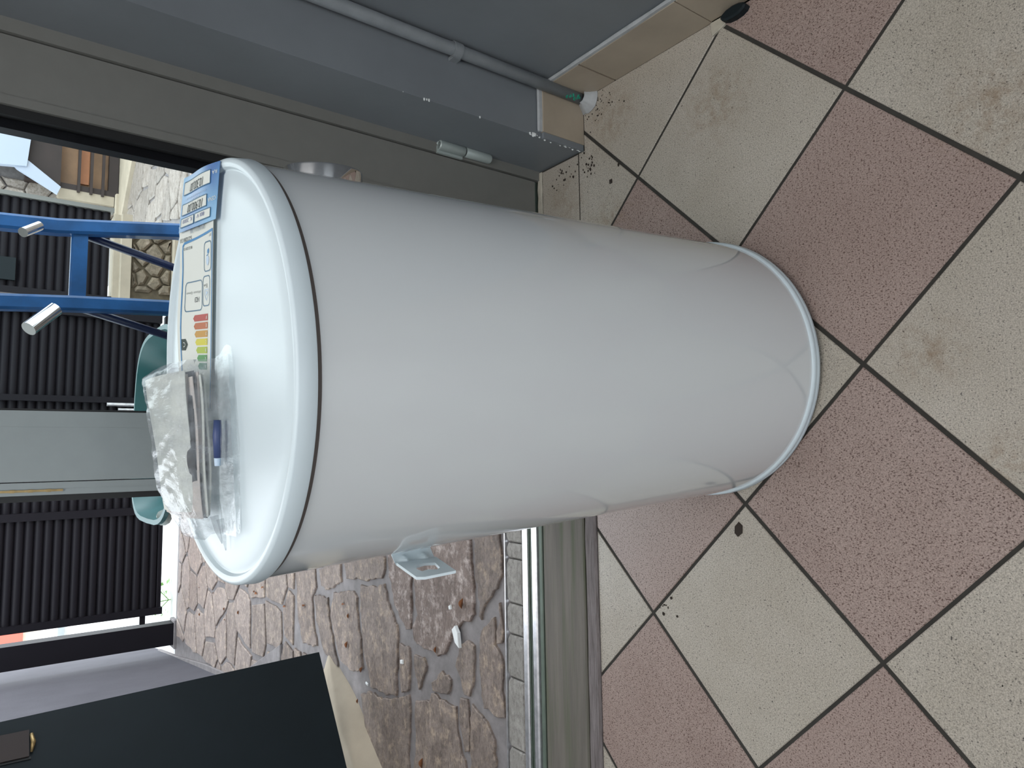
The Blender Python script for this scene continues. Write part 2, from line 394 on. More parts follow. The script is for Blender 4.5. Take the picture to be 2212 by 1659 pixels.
# ------------------------------------------------------------------ outdoor ground
gr = struct('ground', MB().box(-2.2, 3.2, 1.390, 4.86, -0.08, -0.006), M['mortar'], 'grey mortar bed of the crazy paving stone path outside the door', 'ground')
obj('plain_mortar_band', MB().box(-1.25, 0.66, 1.3965, 1.408, -0.02, -0.001), M['mortar'], gr)
TR = [
[(-0.214,1.535),(-0.192,1.423),(-0.222,1.419),(-0.253,1.415),(-0.287,1.418),(-0.317,1.425),(-0.331,1.435),(-0.349,1.46),(-0.363,1.481),(-0.387,1.497),(-0.417,1.507),(-0.407,1.516),(-0.372,1.508),(-0.331,1.523),(-0.288,1.53),(-0.244,1.532)],
[(-0.361,1.428),(-0.38,1.415),(-0.409,1.417),(-0.427,1.412),(-0.453,1.42),(-0.46,1.436),(-0.431,1.437),(-0.407,1.427)],
[(-0.418,1.486),(-0.398,1.448),(-0.421,1.446),(-0.461,1.447),(-0.485,1.421),(-0.525,1.415),(-0.566,1.417),(-0.621,1.411),(-0.63,1.434),(-0.63,1.453),(-0.623,1.478),(-0.627,1.501),(-0.598,1.506),(-0.557,1.511),(-0.505,1.514),(-0.456,1.513)],
[(-0.202,1.554),(-0.288,1.547),(-0.353,1.541),(-0.407,1.535),(-0.424,1.558),(-0.437,1.599),(-0.464,1.628),(-0.494,1.654),(-0.512,1.667),(-0.54,1.685),(-0.544,1.717),(-0.541,1.777),(-0.541,1.835),(-0.528,1.855),(-0.494,1.854),(-0.454,1.829),(-0.427,1.84),(-0.371,1.844),(-0.299,1.853),(-0.239,1.853)],
[(-0.28,2.013),(-0.254,1.872),(-0.301,1.872),(-0.35,1.864),(-0.399,1.864),(-0.448,1.865),(-0.502,1.87),(-0.509,1.895),(-0.487,1.927),(-0.451,1.965),(-0.403,1.983),(-0.368,2.004)],
[(-0.422,2.204),(-0.416,2.099),(-0.397,2.038),(-0.446,2.016),(-0.479,1.983),(-0.507,1.954),(-0.535,1.944),(-0.587,1.95),(-0.641,1.953),(-0.709,1.959),(-0.727,2.037),(-0.726,2.123),(-0.684,2.143),(-0.62,2.181),(-0.575,2.188),(-0.506,2.2)],
[(-0.57,1.846),(-0.567,1.796),(-0.588,1.778),(-0.616,1.791),(-0.661,1.82),(-0.628,1.841)],
[(-0.627,1.748),(-0.594,1.713),(-0.582,1.696),(-0.594,1.657),(-0.625,1.655),(-0.642,1.702),(-0.645,1.743)],
[(-0.528,1.62),(-0.492,1.603),(-0.475,1.57),(-0.484,1.539),(-0.533,1.542),(-0.57,1.539),(-0.613,1.564),(-0.617,1.588),(-0.569,1.609),(-0.553,1.625)],
[(-0.693,1.841),(-0.676,1.766),(-0.658,1.752),(-0.653,1.683),(-0.656,1.63),(-0.683,1.626),(-0.725,1.622),(-0.765,1.60),(-0.794,1.581),(-0.859,1.578),(-0.958,1.851),(-0.871,1.85),(-0.791,1.836),(-0.742,1.842)],
[(-0.628,1.552),(-0.642,1.525),(-0.655,1.487),(-0.688,1.458),(-0.751,1.452),(-0.816,1.453),(-0.853,1.556),(-0.723,1.558),(-0.666,1.556)],
[(-0.63,1.605),(-0.624,1.573),(-0.667,1.565),(-0.751,1.568),(-0.757,1.586),(-0.703,1.605),(-0.678,1.612)],
[(-0.716,1.947),(-0.689,1.879),(-0.764,1.874),(-0.817,1.88),(-0.973,1.891),(-1.058,2.13),(-0.974,2.131),(-0.846,2.165),(-0.769,2.2),(-0.745,2.133),(-0.742,2.037)],
[(-0.557,1.935),(-0.558,1.876),(-0.61,1.873),(-0.676,1.879),(-0.695,1.924),(-0.623,1.935)],
[(-0.479,2.423),(-0.45,2.265),(-0.468,2.232),(-0.534,2.231),(-0.596,2.209),(-0.69,2.187),(-0.713,2.272),(-0.699,2.359),(-0.623,2.411),(-0.557,2.45)],
[(-0.365,2.334),(-0.319,2.188),(-0.29,2.045),(-0.353,2.032),(-0.384,2.054),(-0.402,2.17),(-0.417,2.314)],
[(-0.415,2.56),(-0.369,2.373),(-0.431,2.36),(-0.479,2.481),(-0.471,2.537)],
[(-0.513,2.602),(-0.504,2.48),(-0.581,2.461),(-0.668,2.419),(-0.724,2.385),(-0.695,2.509),(-0.601,2.577)],
[(-0.461,2.796),(-0.417,2.605),(-0.486,2.585),(-0.526,2.629),(-0.623,2.608),(-0.692,2.574),(-0.711,2.712),(-0.616,2.765)],
]
def zr(amp, f=14): return lambda x, y: amp*noise.noise(Vector((x*f, y*f, 1.7)))
def shrink(poly, k):
    cx = sum(p[0] for p in poly)/len(poly); cy = sum(p[1] for p in poly)/len(poly)
    return [(cx+(x-cx)*k, cy+(y-cy)*k) for x, y in poly]
for k, p in enumerate(TR):
    obj('stone', MB().prism(rough(p, 0.013, 0.0065, k*7.1), -0.012, 0.002, 0.002, zr(0.0015)), M['stone_rough' if k in (3, 4) else 'stone'], gr)
def voronoi(x0, x1, y0, y1, step, jit, zones, ay=1.0, gap=1.0, amin=0.0015):
    pts = []
    ny = int((y1-y0)/(step*ay))+3; nx = int((x1-x0)/step)+3
    for a in range(-1, ny):
        for b in range(-1, nx):
            pts.append((x0+(b+0.5*(a % 2)+random.uniform(-jit, jit))*step, y0+(a+random.uniform(-jit, jit))*step*ay))
    cells = []
    for i, p in enumerate(pts):
        poly = [(p[0]-1, p[1]-1), (p[0]+1, p[1]-1), (p[0]+1, p[1]+1), (p[0]-1, p[1]+1)]
        for j, q in enumerate(pts):
            if i == j or abs(q[0]-p[0]) > 3*step or abs(q[1]-p[1]) > 3*step: continue
            n = (q[0]-p[0], q[1]-p[1]); L = math.hypot(*n); n = (n[0]/L, n[1]/L)
            d = n[0]*(p[0]+q[0])/2+n[1]*(p[1]+q[1])/2-random.uniform(0.006, 0.017)*gap
            poly = clip(poly, n, d)
            if len(poly) < 3: break
        if len(poly) < 3: continue
        for (a0, a1, b0, b1) in zones:
            c = poly
            for n, d in (((1, 0), a1), ((-1, 0), -a0), ((0, 1), b1), ((0, -1), -b0)):
                c = clip(c, n, d)
                if len(c) < 3: break
            if len(c) >= 3 and parea(c) > amin: cells.append(clean(c, 0.008))
    return [c for c in cells if len(c) >= 3]
for k, c in enumerate(voronoi(-0.2, 0.66, 1.41, 2.85, 0.20, 0.30, [(-0.185, 0.66, 1.412, 2.85)], 0.8)):
    obj('stone', MB().prism(rough(c, 0.022, 0.008, k*3.3), -0.012, 0.002, 0.002, zr(0.0015)), M['stone'], gr)
for k, c in enumerate(voronoi(-1.3, -0.1, 1.41, 2.82, 0.17, 0.30, [(-1.25, -0.98, 1.415, 1.87), (-0.355, -0.19, 2.36, 2.80), (-0.235, -0.19, 1.89, 2.34), (-1.0, -0.745, 2.45, 2.80)], 0.8)):
    obj('stone', MB().prism(rough(c, 0.02, 0.006, k*4.7), -0.012, 0.002, 0.002), M['stone'], gr)
for k, c in enumerate(voronoi(-1.3, 3.1, 2.82, 4.82, 0.24, 0.34, [(-1.08, 2.9, 2.82, 4.80), (0.68, 2.9, 1.5, 2.80)], 0.85)):
    # the paving stops at the smooth cement gutter along the grey wall
    c = clip(c, (-0.985, -0.17), 0.452)
    if len(c) < 3: continue
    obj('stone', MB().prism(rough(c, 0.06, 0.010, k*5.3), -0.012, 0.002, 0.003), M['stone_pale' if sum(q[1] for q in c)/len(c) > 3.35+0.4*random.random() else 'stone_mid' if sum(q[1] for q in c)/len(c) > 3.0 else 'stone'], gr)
gut = [(-1.22, 5.0), (-1.03, 3.45), (-0.76, 2.83), (-0.90, 2.83), (-1.07, 3.65), (-1.30, 5.0)]
# street beyond the gate
struct('street', MB().box(-6, 9, 4.86, 16, -0.10, -0.012), M['asphalt'], 'bright pale concrete street beyond the dark gate', 'street')

# raised cement ledge that carries the dark panel
def ledge(u, v):
    a = Vector((-0.65, 2.44)); b = Vector((-1.30, 1.55)); q = a.lerp(b, u)
    h = 0.10*min(1, (u*3.6)**0.8+0.03)
    prof = [(0.0, 0.0), (0.012, 0.35), (0.03, 0.75), (0.06, 0.95), (0.12, 1.0), (0.5, 1.0), (0.5, 0.0)]
    t = v*(len(prof)-1); i = min(int(t), len(prof)-2); f = t-i
    dx = prof[i][0]*(1-f)+prof[i+1][0]*f; dz = prof[i][1]*(1-f)+prof[i+1][1]*f
    n = Vector((-0.80, 0.60))
    tp = min(1.0, 0.04+u*5)
    return (q.x+n.x*(dx*tp+0.05*(1-tp)), q.y+n.y*(dx*tp+0.05*(1-tp)), -0.008+h*dz)
ld = MB(); ld.grid(ledge, 24, 24)
struct('cement_ledge', ld, M['concrete'], 'rounded cement ledge rising beside the path under the dark panel', 'ledge', smooth=True)

# ------------------------------------------------------------------ indoor walls
wr = struct('wall_right', MB().box(0.780, 0.95, -3.0, 1.095, -0.02, 2.7), M['wall'], 'grey painted side wall behind the thin pipe', 'wall')
wf = struct('wall_front', MB().box(0.658, 0.95, 1.095, 1.34, -0.02, 2.7).box(-1.25, 0.658, 1.10, 1.34, 2.2, 2.7).box(-2.4, -1.25, 1.10, 1.34, -0.02, 2.7), M['wall'], 'grey painted front wall with the doorway, ending in a worn jamb', 'wall')
struct('wall_back', MB().box(-2.4, 0.95, -3.15, -3.0, -0.02, 0.5).box(-2.4, 0.95, -3.15, -3.0, 2.2, 2.7).box(-2.4, -1.75, -3.15, -3.0, 0.5, 2.2).box(0.15, 0.95, -3.15, -3.0, 0.5, 2.2), M['wall'], 'unseen grey painted wall behind the viewer, with an opening added for daylight', 'wall')  # window opening added here to throw frontal daylight on the boiler
struct('wall_left', MB().box(-2.55, -2.4, -3.15, 1.34, -0.02, 2.7), M['wall'], 'grey painted wall far to the left indoors', 'wall')
struct('ceiling', MB().box(-2.55, 0.95, -3.15, 1.34, 2.7, 2.8), M['ceiling'], 'white ceiling over the entrance room', 'ceiling')
struct('canopy', MB().box(-2.6, 2.2, 1.34, 3.0, 2.12, 2.27), M['ceiling'], 'concrete canopy over the outside of the door', 'canopy')
# skirting
bs = struct('baseboard_right', MB().box(0.7715, 0.7800, -3.0, 0.742, 0, 0.004), M['mortar_cream'], 'beige tile skirting along the grey side wall', 'skirting')
for a, b in ((0.742, 0.985), (0.988, 1.083)):
    obj('skirting_tile', MB().prism([(0.7715, a+0.001), (0.7799, a+0.001), (0.7799, b), (0.7715, b)], 0.0, 0.104, 0.0015), M['skirt'], bs)
for k in range(12):
    a = 0.742-0.30*(k+1); obj('skirting_tile', MB().prism([(0.7715, a+0.002), (0.7799, a+0.002), (0.7799, a+0.299), (0.7715, a+0.299)], 0.0, 0.104, 0.0015), M['skirt'], bs)
obj('caulk_line', MB().prism(rough([(0.772, -3.0), (0.7799, -3.0), (0.7799, 1.085), (0.772, 1.085)], 0.05, 0.001), 0.104, 0.113, 0.003), M['caulk'], bs)
bf = struct('baseboard_front', MB().prism([(0.668, 1.0865), (0.764, 1.0865), (0.764, 1.0949), (0.668, 1.0949)], 0.0, 0.116, 0.0015), M['skirt'], 'short beige skirting tile on the front wall beside the pipe', 'skirting')
obj('caulk_line', MB().prism(rough([(0.668, 1.088), (0.77, 1.088), (0.77, 1.0949), (0.668, 1.0949)], 0.02, 0.001), 0.116, 0.127, 0.003), M['caulk'], bf)
# chipped lower corner of the jamb: patch of plaster and white flakes
jp = MB()
for k in range(70):
    z = random.uniform(0.0, 0.16)**1.0; z = 0.005+0.15*random.random()**1.6
    x = 0.6572+random.uniform(-0.001, 0.004); y = 1.094+random.uniform(-0.002, 0.003); r = random.uniform(0.0012, 0.0038)
    a = random.uniform(0, 3)
    jp.prism([(x+r*math.cos(a+t), y+r*0.5*math.sin(a+t)) for t in (0, 1.3, 2.6, 4.2, 5.3)], z, z+r*1.2, r*0.2)
for k in range(12):
    z = random.choice((0.44, 0.395, 0.39, 0.385, 0.30, 0.27)); x = 0.656+random.uniform(0, 0.003); y = 1.094; r = random.uniform(0.001, 0.003)
    jp.prism([(x+r*math.cos(t), y+r*0.5*math.sin(t)) for t in (0, 1.3, 2.6, 4.2, 5.3)], z, z+r, r*0.2)
tag(obj('paint_flakes', jp, M['chipwhite'], wf), 'white flaked paint along the jamb edge', kind='stuff')
obj('plaster_patch', MB().prism([(0.655, 1.0885), (0.668, 1.0885), (0.668, 1.0955), (0.655, 1.0955)], 0.0, 0.115, 0.002), M['wall'], wf)

# pipe with clip
pp = empty('water_pipe', (0.765, 1.076, 0), 'thin grey painted pipe rising in the corner of the walls', 'pipe')
obj('tube', MB().tube([(0.7655, 1.0775, 0.012), (0.7655, 1.0775, 0.35), (0.7650, 1.0775, 0.36), (0.7655, 1.0775, 2.7)], 0.0125, 20), M['pipe'], pp, smooth=True)
cl = MB().box(0.7500, 0.7570, 1.0780, 1.0950, 0.325, 0.343, 0.001)
cl.lathe([(0.0130, -0.009), (0.0150, -0.009), (0.0150, 0.009), (0.0130, 0.009)], 20, math.radians(150), math.radians(390))
cl.v = cl.v[:12]+[(x+0.7655, y+1.0775, z+0.336) for x, y, z in cl.v[12:]]
obj('pipe_clip', cl, M['pipe'], pp)
pb = MB()
pb.grid(lambda u, v: ((0.7655+(0.0125+0.020*(v**1.5))*math.cos(2*math.pi*u)*(1+0.25*noise.noise(Vector((math.cos(6.28*u)*2, math.sin(6.28*u)*2, v*3)))))*1.0,
                      1.0700+(0.0125+0.018*(v**1.5))*math.sin(2*math.pi*u), 0.022*(1-v)+0.0012), 24, 6)
obj('putty_blob', pb, M['caulk'], pp, smooth=True)
mk = MB()
for z, a in ((0.060, 200), (0.052, 215), (0.047, 230), (0.040, 205), (0.034, 240), (0.030, 225)):
    for t in range(3):
        aa = math.radians(a+t*9); zz = z+random.uniform(-0.003, 0.003)
        mk.box(0.7655+0.0129*math.cos(aa)-0.0012, 0.7655+0.0129*math.cos(aa)+0.0012, 1.0775+0.0129*math.sin(aa)-0.0012, 1.0775+0.0129*math.sin(aa)+0.0012, zz, zz+0.003)
tag(obj('green_mark', mk, M['dryred'], pp), 'small green pen marks near the foot')

# crumbs in the corner
cr = MB()
def crumb(x, y, r):
    n = random.randint(4, 6); a0 = random.random()*6; el = random.uniform(0.4, 1)
    cr.prism([(x+r*math.cos(a0+6.283*t/n), y+r*el*math.sin(a0+6.283*t/n)) for t in range(n)], 0.0002, 0.0006+r*random.uniform(0.3, 0.9), r*0.2)
for k in range(60): crumb(random.gauss(0.735, 0.022), random.gauss(1.035, 0.028), random.uniform(0.0006, 0.002))
for k in range(26): crumb(random.gauss(0.615, 0.014), random.gauss(1.072, 0.012), random.uniform(0.001, 0.0035))
for k in range(22): crumb(random.gauss(0.62, 0.016), random.gauss(1.150, 0.03), random.uniform(0.001, 0.003))
for k in range(12): crumb(random.gauss(-0.285, 0.01), random.gauss(0.90, 0.012), random.uniform(0.001, 0.003))
for (x, y, r) in ((0.56, 1.008, 0.006), (0.588, 0.985, 0.004)): crumb(x, y, r)
for k in range(60): crumb(random.uniform(-0.5, 0.76), random.uniform(0.35, 1.0), random.uniform(0.0004, 0.0012))
tag(obj('floor_crumbs', cr, M['crumb']), 'dark crumbs of dirt scattered on the tiles by the pipe', 'dirt', kind='stuff')
# black chip on the pale tile left of the boiler, black block by the skirting end
tag(obj('black_chip', MB().prism([(-0.146, 0.738), (-0.139, 0.729), (-0.127, 0.728), (-0.121, 0.735), (-0.129, 0.743), (-0.140, 0.744)], 0.0, 0.002, 0.0008), M['crumb']), 'small dark flat chip on the pale tile just left of the boiler foot', 'chip')
tag(obj('door_stopper', MB().prism([(0.760+0.011*math.cos(t*0.5236), 0.690+0.026*math.sin(t*0.5236)) for t in range(12)], 0.0, 0.016, 0.003), M['panel']), 'dark metal block by the end of the skirting at the top edge of the picture', 'door stop')

# ------------------------------------------------------------------ fixed door leaf
YD = 1.245
door = empty('door_1', (0.29, YD, 0), 'closed grey aluminium door leaf with a large glass pane behind the boiler', 'door'); door['kind'] = 'structure'
obj('hinge_stile', MB().prism([(0.526, YD), (0.6335, YD), (0.6335, YD+0.05), (0.526, YD+0.05)], 0.012, 2.15, 0.001), M['alu'], door)
obj('stile_lip', MB().box(0.526, 0.540, YD-0.0025, YD, 0.10, 2.10, 0.001), M['alu'], door)
obj('glazing_gasket', MB().box(0.512, 0.5258, YD+0.004, YD+0.018, 0.10, 2.06).box(0.0732, 0.0762, YD+0.001, YD+0.022, 0.10, 2.06), M['rubber'], door)
obj('outer_bead', MB().box(0.500, 0.5255, YD+0.026, YD+0.052, 0.10, 2.06, 0.004).box(0.508, 0.5255, YD+0.052, YD+0.066, 0.10, 2.06, 0.003), M['gate'], door)
obj('meeting_stile', MB().box(-0.030, 0.073, YD, YD+0.05, 0.012, 2.15, 0.001).box(0.0495, 0.073, YD-0.0015, YD, 0.10, 2.06), M['alu_light'], door)
obj('stile_rebate', MB().box(-0.050, -0.0315, YD+0.003, YD+0.05, 0.012, 2.15, 0.001).box(-0.0405, -0.0315, YD+0.0005, YD+0.003, 0.012, 2.15), M['alu_light'], door)
obj('edge_seal', MB().box(-0.0595, -0.0505, YD+0.012, YD+0.045, 0.012, 2.15), M['rubber'], door)
st = MB().box(-0.0450, -0.0418, YD+0.0008, YD+0.003, 0.925, 1.10)
for k in range(5): st.box(-0.0455, -0.0413, YD+0.0002, YD+0.003, 0.94+k*0.022, 0.946+k*0.022)
tag(obj('strike_plate', st, M['brass'], door), 'worn brass strike plate')
obj('bottom_rail', MB().box(0.073, 0.526, YD, YD+0.05, 0.012, 0.10, 0.001), M['alu'], door)
obj('top_rail', MB().box(0.073, 0.526, YD, YD+0.05, 2.06, 2.15, 0.001), M['alu'], door)
obj('pane', MB().box(0.0735, 0.5255, YD+0.019, YD+0.025, 0.10, 2.06), M['glass'], door)
fr = struct('trim_2', MB().box(0.636, 0.659, YD-0.006, YD+0.06, 0.0, 2.2, 0.001).box(-1.25, 0.636, YD-0.006, YD+0.06, 2.152, 2.2, 0.001), M['alu'], 'fixed metal door frame profile next to the hinge', 'door frame')
hg = empty('barrel_hinge', (0.650, 1.232, 0.15), 'light grey barrel hinge on the door frame near the floor', 'hinge')
obj('upper_barrel', MB().lathe([(0.0072, 0.0685), (0.0072, 0.1310), (0.0090, 0.1325), (0.0108, 0.1305), (0.0108, 0.0695), (0.0100, 0.0685)], 24).add([], []), M['hinge'], hg, auto=40, mw=Matrix.Translation((0, 0, 0)))
obj('lower_barrel', MB().lathe([(0.0001, 0.0655), (0.0100, 0.0655), (0.0108, 0.0645), (0.0108, 0.0030), (0.0095, 0.0), (0.0001, 0.0)], 24), M['hinge'], hg, auto=40, mw=Matrix.Translation((0, 0, 0)))
obj('hinge_pin', MB().lathe([(0.0001, 0.112), (0.0071, 0.112), (0.0071, 0.0)], 16), M['rubber'], hg, mw=Matrix.Translation((0, 0, 0)))
obj('hinge_leaf', MB().box(-0.016, 0.0, 0.003, 0.009, 0.07, 0.133).box(0.0, 0.008, 0.003, 0.009, 0.002, 0.064), M['hinge'], hg, mw=Matrix.Translation((0, 0, 0)))
for o in hg.children: o.matrix_parent_inverse = Matrix.Identity(4); o.matrix_basis = Matrix.Identity(4)

# ------------------------------------------------------------------ boiler
K = 0.985
WA = Vector((-0.06606, -0.02187, 0.99758)).normalized()
U1 = WA.cross(Vector((0, 1, 0))).normalized(); U1 = U1 if U1.x > 0 else -U1
U2 = WA.cross(U1).normalized()
B0 = Vector((0.14269, 0.78759, 0.01546))
TM = Matrix((U1, U2, WA)).transposed().to_4x4(); TM.translation = B0
bo = empty('water_heater', B0, 'large white enamelled cylindrical electric boiler standing on the tiled floor in the doorway', 'boiler', mw=TM)
def tobj(name, mb, mat, parent=bo, **k):
    o = obj(name, mb, mat, None, **k); o.parent = parent; return o
RB = 0.2190*K
tobj('body', MB().lathe([(0.150*K, 0.004), (RB-0.004, 0.004), (RB, 0.008), (RB, 0.812*K), (0.15*K, 0.812*K)], 160), M['enamel'], auto=40)
tobj('base_ring', MB().lathe([(0.150, 0.0005), (0.2205*K, 0.0005), (0.2232*K, 0.003), (0.2232*K, 0.0085), (0.2222*K, 0.0105), (0.2228*K, 0.0120), (0.2228*K, 0.0165), (0.2215*K, 0.0190), (RB+0.0004, 0.0195), (0.150, 0.0195)], 160), M['enamel_cap'], auto=50)
H = 0.833*K
cap_prof = [(0.0001, H-0.0030), (0.10, H-0.0030), (0.185*K, H-0.0032), (0.2050*K, H-0.0034), (0.2078*K, H-0.0046), (0.2096*K, H-0.0044), (0.2118*K, H-0.0008), (0.2150*K, H+0.0004), (0.2178*K, H+0.0002), (0.2198*K, H-0.0010), (0.2206*K, H-0.0024), (0.2222*K, H-0.0162), (0.2220*K, H-0.0172), (0.2185*K, H-0.0172), (0.2185*K, H-0.03), (0.15, H-0.03)]
tobj('top_cap', MB().lathe(cap_prof[::-1], 200), M['enamel_cap'], auto=33)
M['gap'] = plain('brown_gap', col(98, 90, 86), 0.7)
tobj('cap_gap', MB().lathe([(RB-0.001, H-0.0225), (RB+0.0005, H-0.0215), (RB+0.0005, H-0.0178), (RB-0.002, H-0.0172)], 160), M['gap'])
tobj('underside_dome', MB().lathe([(0.0001, 0.0002), (0.10, 0.0008), (0.152, 0.006), (0.16, 0.012)], 48), M['enamel_cap'])

# mounting bracket on the left side: bent plate with an oblong hole
def off_solid(name, pts, thick, mat, parent, hole=None, mw=None):
    pass
def w2t(p): return TM.inverted() @ Vector(p)
br = MB()
def plate(outer, nrm, th, hole=None):
    """flat plate (world points) with thickness, optionally with one hole given by as many points as the outer ring"""
    nrm = Vector(nrm).normalized()*th; n = len(outer)
    O = [Vector(p) for p in outer]
    if hole is None:
        vs_ = O+[p+nrm for p in O]
        fs = [tuple(range(n)), tuple(range(2*n-1, n-1, -1))]+[(i, i+n, (i+1) % n+n, (i+1) % n) for i in range(n)]
    else:
        Hh = [Vector(p) for p in hole]; vs_ = O+Hh+[p+nrm for p in O]+[p+nrm for p in Hh]; fs = []
        for i in range(n):
            j = (i+1) % n
            fs += [(i, j, n+j, n+i), (2*n+j, 2*n+i, 3*n+i, 3*n+j), (i, 2*n+i, 2*n+j, j), (n+j, 3*n+j, 3*n+i, n+i)]
    br.add([tuple(w2t(p)) for p in vs_], fs)
A = Vector((-0.108, 0.762, 0.638)); Bq = Vector((-0.106, 0.762, 0.585))
A2 = Vector((-0.127, 0.749, 0.636)); B2 = Vector((-0.1255, 0.749, 0.583))
A3 = Vector((-0.1380, 0.706, 0.634)); A3b = Vector((-0.1378, 0.699, 0.627)); B3 = Vector((-0.1325, 0.684, 0.596))
nz_ = (B2-A2).cross(A-A2).normalized()
pl = (B2-A2).cross(A3b-A2).normalized()
# bent section with two pressed dimples, as a fine grid
def bend(u, v):
    a = A.lerp(Bq, v); b = A2.lerp(B2, v); m1 = a.lerp(b, 0.5)+Vector((-0.002, 0.002, 0))
    p = a*(1-u)**2+m1*2*u*(1-u)+b*u*u
    d = 0.0
    for c in (0.27, 0.75): d += 0.006*math.exp(-((v-c)/0.10)**2-((u-0.75)/0.22)**2)
    return p+Vector((0.25, -1.0, 0.15)).normalized()*d
for off in (0, 1):
    o_ = Vector((0.0016, 0.0028, 0))*off
    br.grid(lambda u, v: tuple(w2t(bend(u, v)+o_)), 14, 22, flip=bool(off))
for v in (0, 1):
    br.grid(lambda u, t: tuple(w2t(bend(u, v)+Vector((0.0016, 0.0028, 0))*t)), 14, 1)
outer = [A2, A2.lerp(A3, 0.5), A3, A3b, A3b.lerp(B3, 0.5), B3, B3.lerp(B2, 0.5), B2]
cen = (A2+B2+A3+B3)/4+Vector((0, -0.001, 0))
def pp_(s, t):   # in-plate coordinates: s down the plate, t towards the viewer
    s *= 1.15; t = t*1.45-0.001
    ax = (B2-A2).normalized(); ay = ((A3-A2)-(A3-A2).dot(ax)*ax).normalized()
    return cen+ax*s+ay*t
hole = [pp_(-0.0085, -0.004), pp_(-0.0125, 0.0025), pp_(-0.0100, 0.0075), pp_(-0.002, 0.0060), pp_(0.006, 0.0085), pp_(0.0115, 0.006), pp_(0.0135, -0.004), pp_(0.003, -0.0062)]
plate(outer, -pl if pl.x < 0 else pl, 0.0032, hole)
tobj('bracket', br, M['enamel_cap'], auto=35)
# base plate of the bracket on the shell
bpn = MB()
def basep(u, v):
    a = math.radians(188+u*40); r = RB+0.0016; z = 0.565+v*0.095-abs(u-0.5)*0.0
    return (r*math.cos(a), r*math.sin(a), z)
bpn.grid(basep, 8, 2, flip=True)
# chrome ring of the thermometer on the right side
rg = MB().lathe([(0.0440, -0.012), (0.0440, 0.0085), (0.0428, 0.0105), (0.0400, 0.0105), (0.0385, 0.0085), (0.0375, 0.002), (0.0001, 0.002)][::-1], 64)
def side_mat(az, zz, r):
    n = (Vector((math.cos(az), math.sin(az), 0))); t = Vector((0, 0, 1)); s_ = t.cross(n)
    mm = Matrix((s_, t, n)).transposed().to_4x4(); mm.translation = n*r+t*zz; return mm
wc = w2t((0.302, 0.712, 0.729)); az = math.atan2(wc.y, wc.x)
ring = tobj('dial_ring', rg, M['chrome'], auto=40); ring.matrix_local = side_mat(az+math.radians(9), wc.z, RB+0.0005)
ring['label'] = 'chrome ring of the thermometer dial'
df = MB().lathe([(0.0001, 0.0030), (0.0374, 0.0026)], 48)
dial = obj('dial_face', df, M['paper'], None); dial.parent = ring

# ------------------------------------------------------------------ things on top of the boiler (local frame of the cap)
CM = TM.copy(); CM.translation = B0+WA*H
ZT = -0.0030                                             # the cap's flat top in this frame
def lab(s, t, lift=0.0):
    u = 0.166-0.202*t+s*0.012; v = -0.018+0.040*t+s*0.104
    h = 0.0012+0.0085*s*s+0.0012*math.sin(t*9+s*3)*s
    return Vector((u*K, v*K, ZT+0.003+h+lift))
def card(s, t, lift=0.0):
    a = Vector((0.2115, -0.052)).lerp(Vector((0.158, -0.028)), t); b = Vector((0.2265, 0.056)).lerp(Vector((0.1690, 0.079)), t)
    p = a.lerp(b, s); h = 0.0016+0.010*s+0.0025*math.sin(s*5)*(1-t)+0.002*t*t*0
    return Vector((p.x*K, p.y*K, ZT+0.0035+h+lift))
def sheet(fn, nu, nv, th):
    mb = MB(); mb.grid(lambda a, b: tuple(fn(a, b, 0)), nu, nv, flip=True); mb.grid(lambda a, b: tuple(fn(a, b, -th)), nu, nv)
    return mb
def flat(fn, pts, lift):
    """printed flat shape: polygon in (s,t) mapped on the paper"""
    return MB().add([tuple(fn(s, t, lift)) for s, t in pts], [tuple(range(len(pts)))])
def strokes(fn, pts, wid, lift, closed=True, asp=2.0, sub=6):
    mb = MB(); n = len(pts)
    for i in range(n if closed else n-1):
        a = Vector(pts[i]); b = Vector(pts[(i+1) % n]); d = Vector(((b-a).x, (b-a).y*asp)); 
        if d.length < 1e-6: continue
        nn = Vector((-d.y, d.x)).normalized(); nn = Vector((nn.x*wid, nn.y*wid/asp)); e = (b-a).normalized()*wid*0.4
        q = []
        for k in range(sub+1):
            c = (a-e).lerp(b+e, k/sub); q.append((c+nn)); 
        r = [(a-e).lerp(b+e, k/sub)-nn for k in range(sub+1)]
        vv = [tuple(fn(p.x, p.y, lift)) for p in q+r]; m_ = sub+1
        mb.add(vv, [(k, k+1, m_+k+1, m_+k) for k in range(sub)])
    return mb
def rrect(s0, s1, t0, t1, rs=0.05, asp=2.0):
    rt = rs/asp; o = []
    for (cx, cy, a0) in ((s1-rs, t1-rt, 0), (s0+rs, t1-rt, 90), (s0+rs, t0+rt, 180), (s1-rs, t0+rt, 270)):
        for k in range(4):
            a = math.radians(a0+30*k); o.append((cx+rs*math.cos(a), cy+rt*math.sin(a)))
    return o
dg_ = None
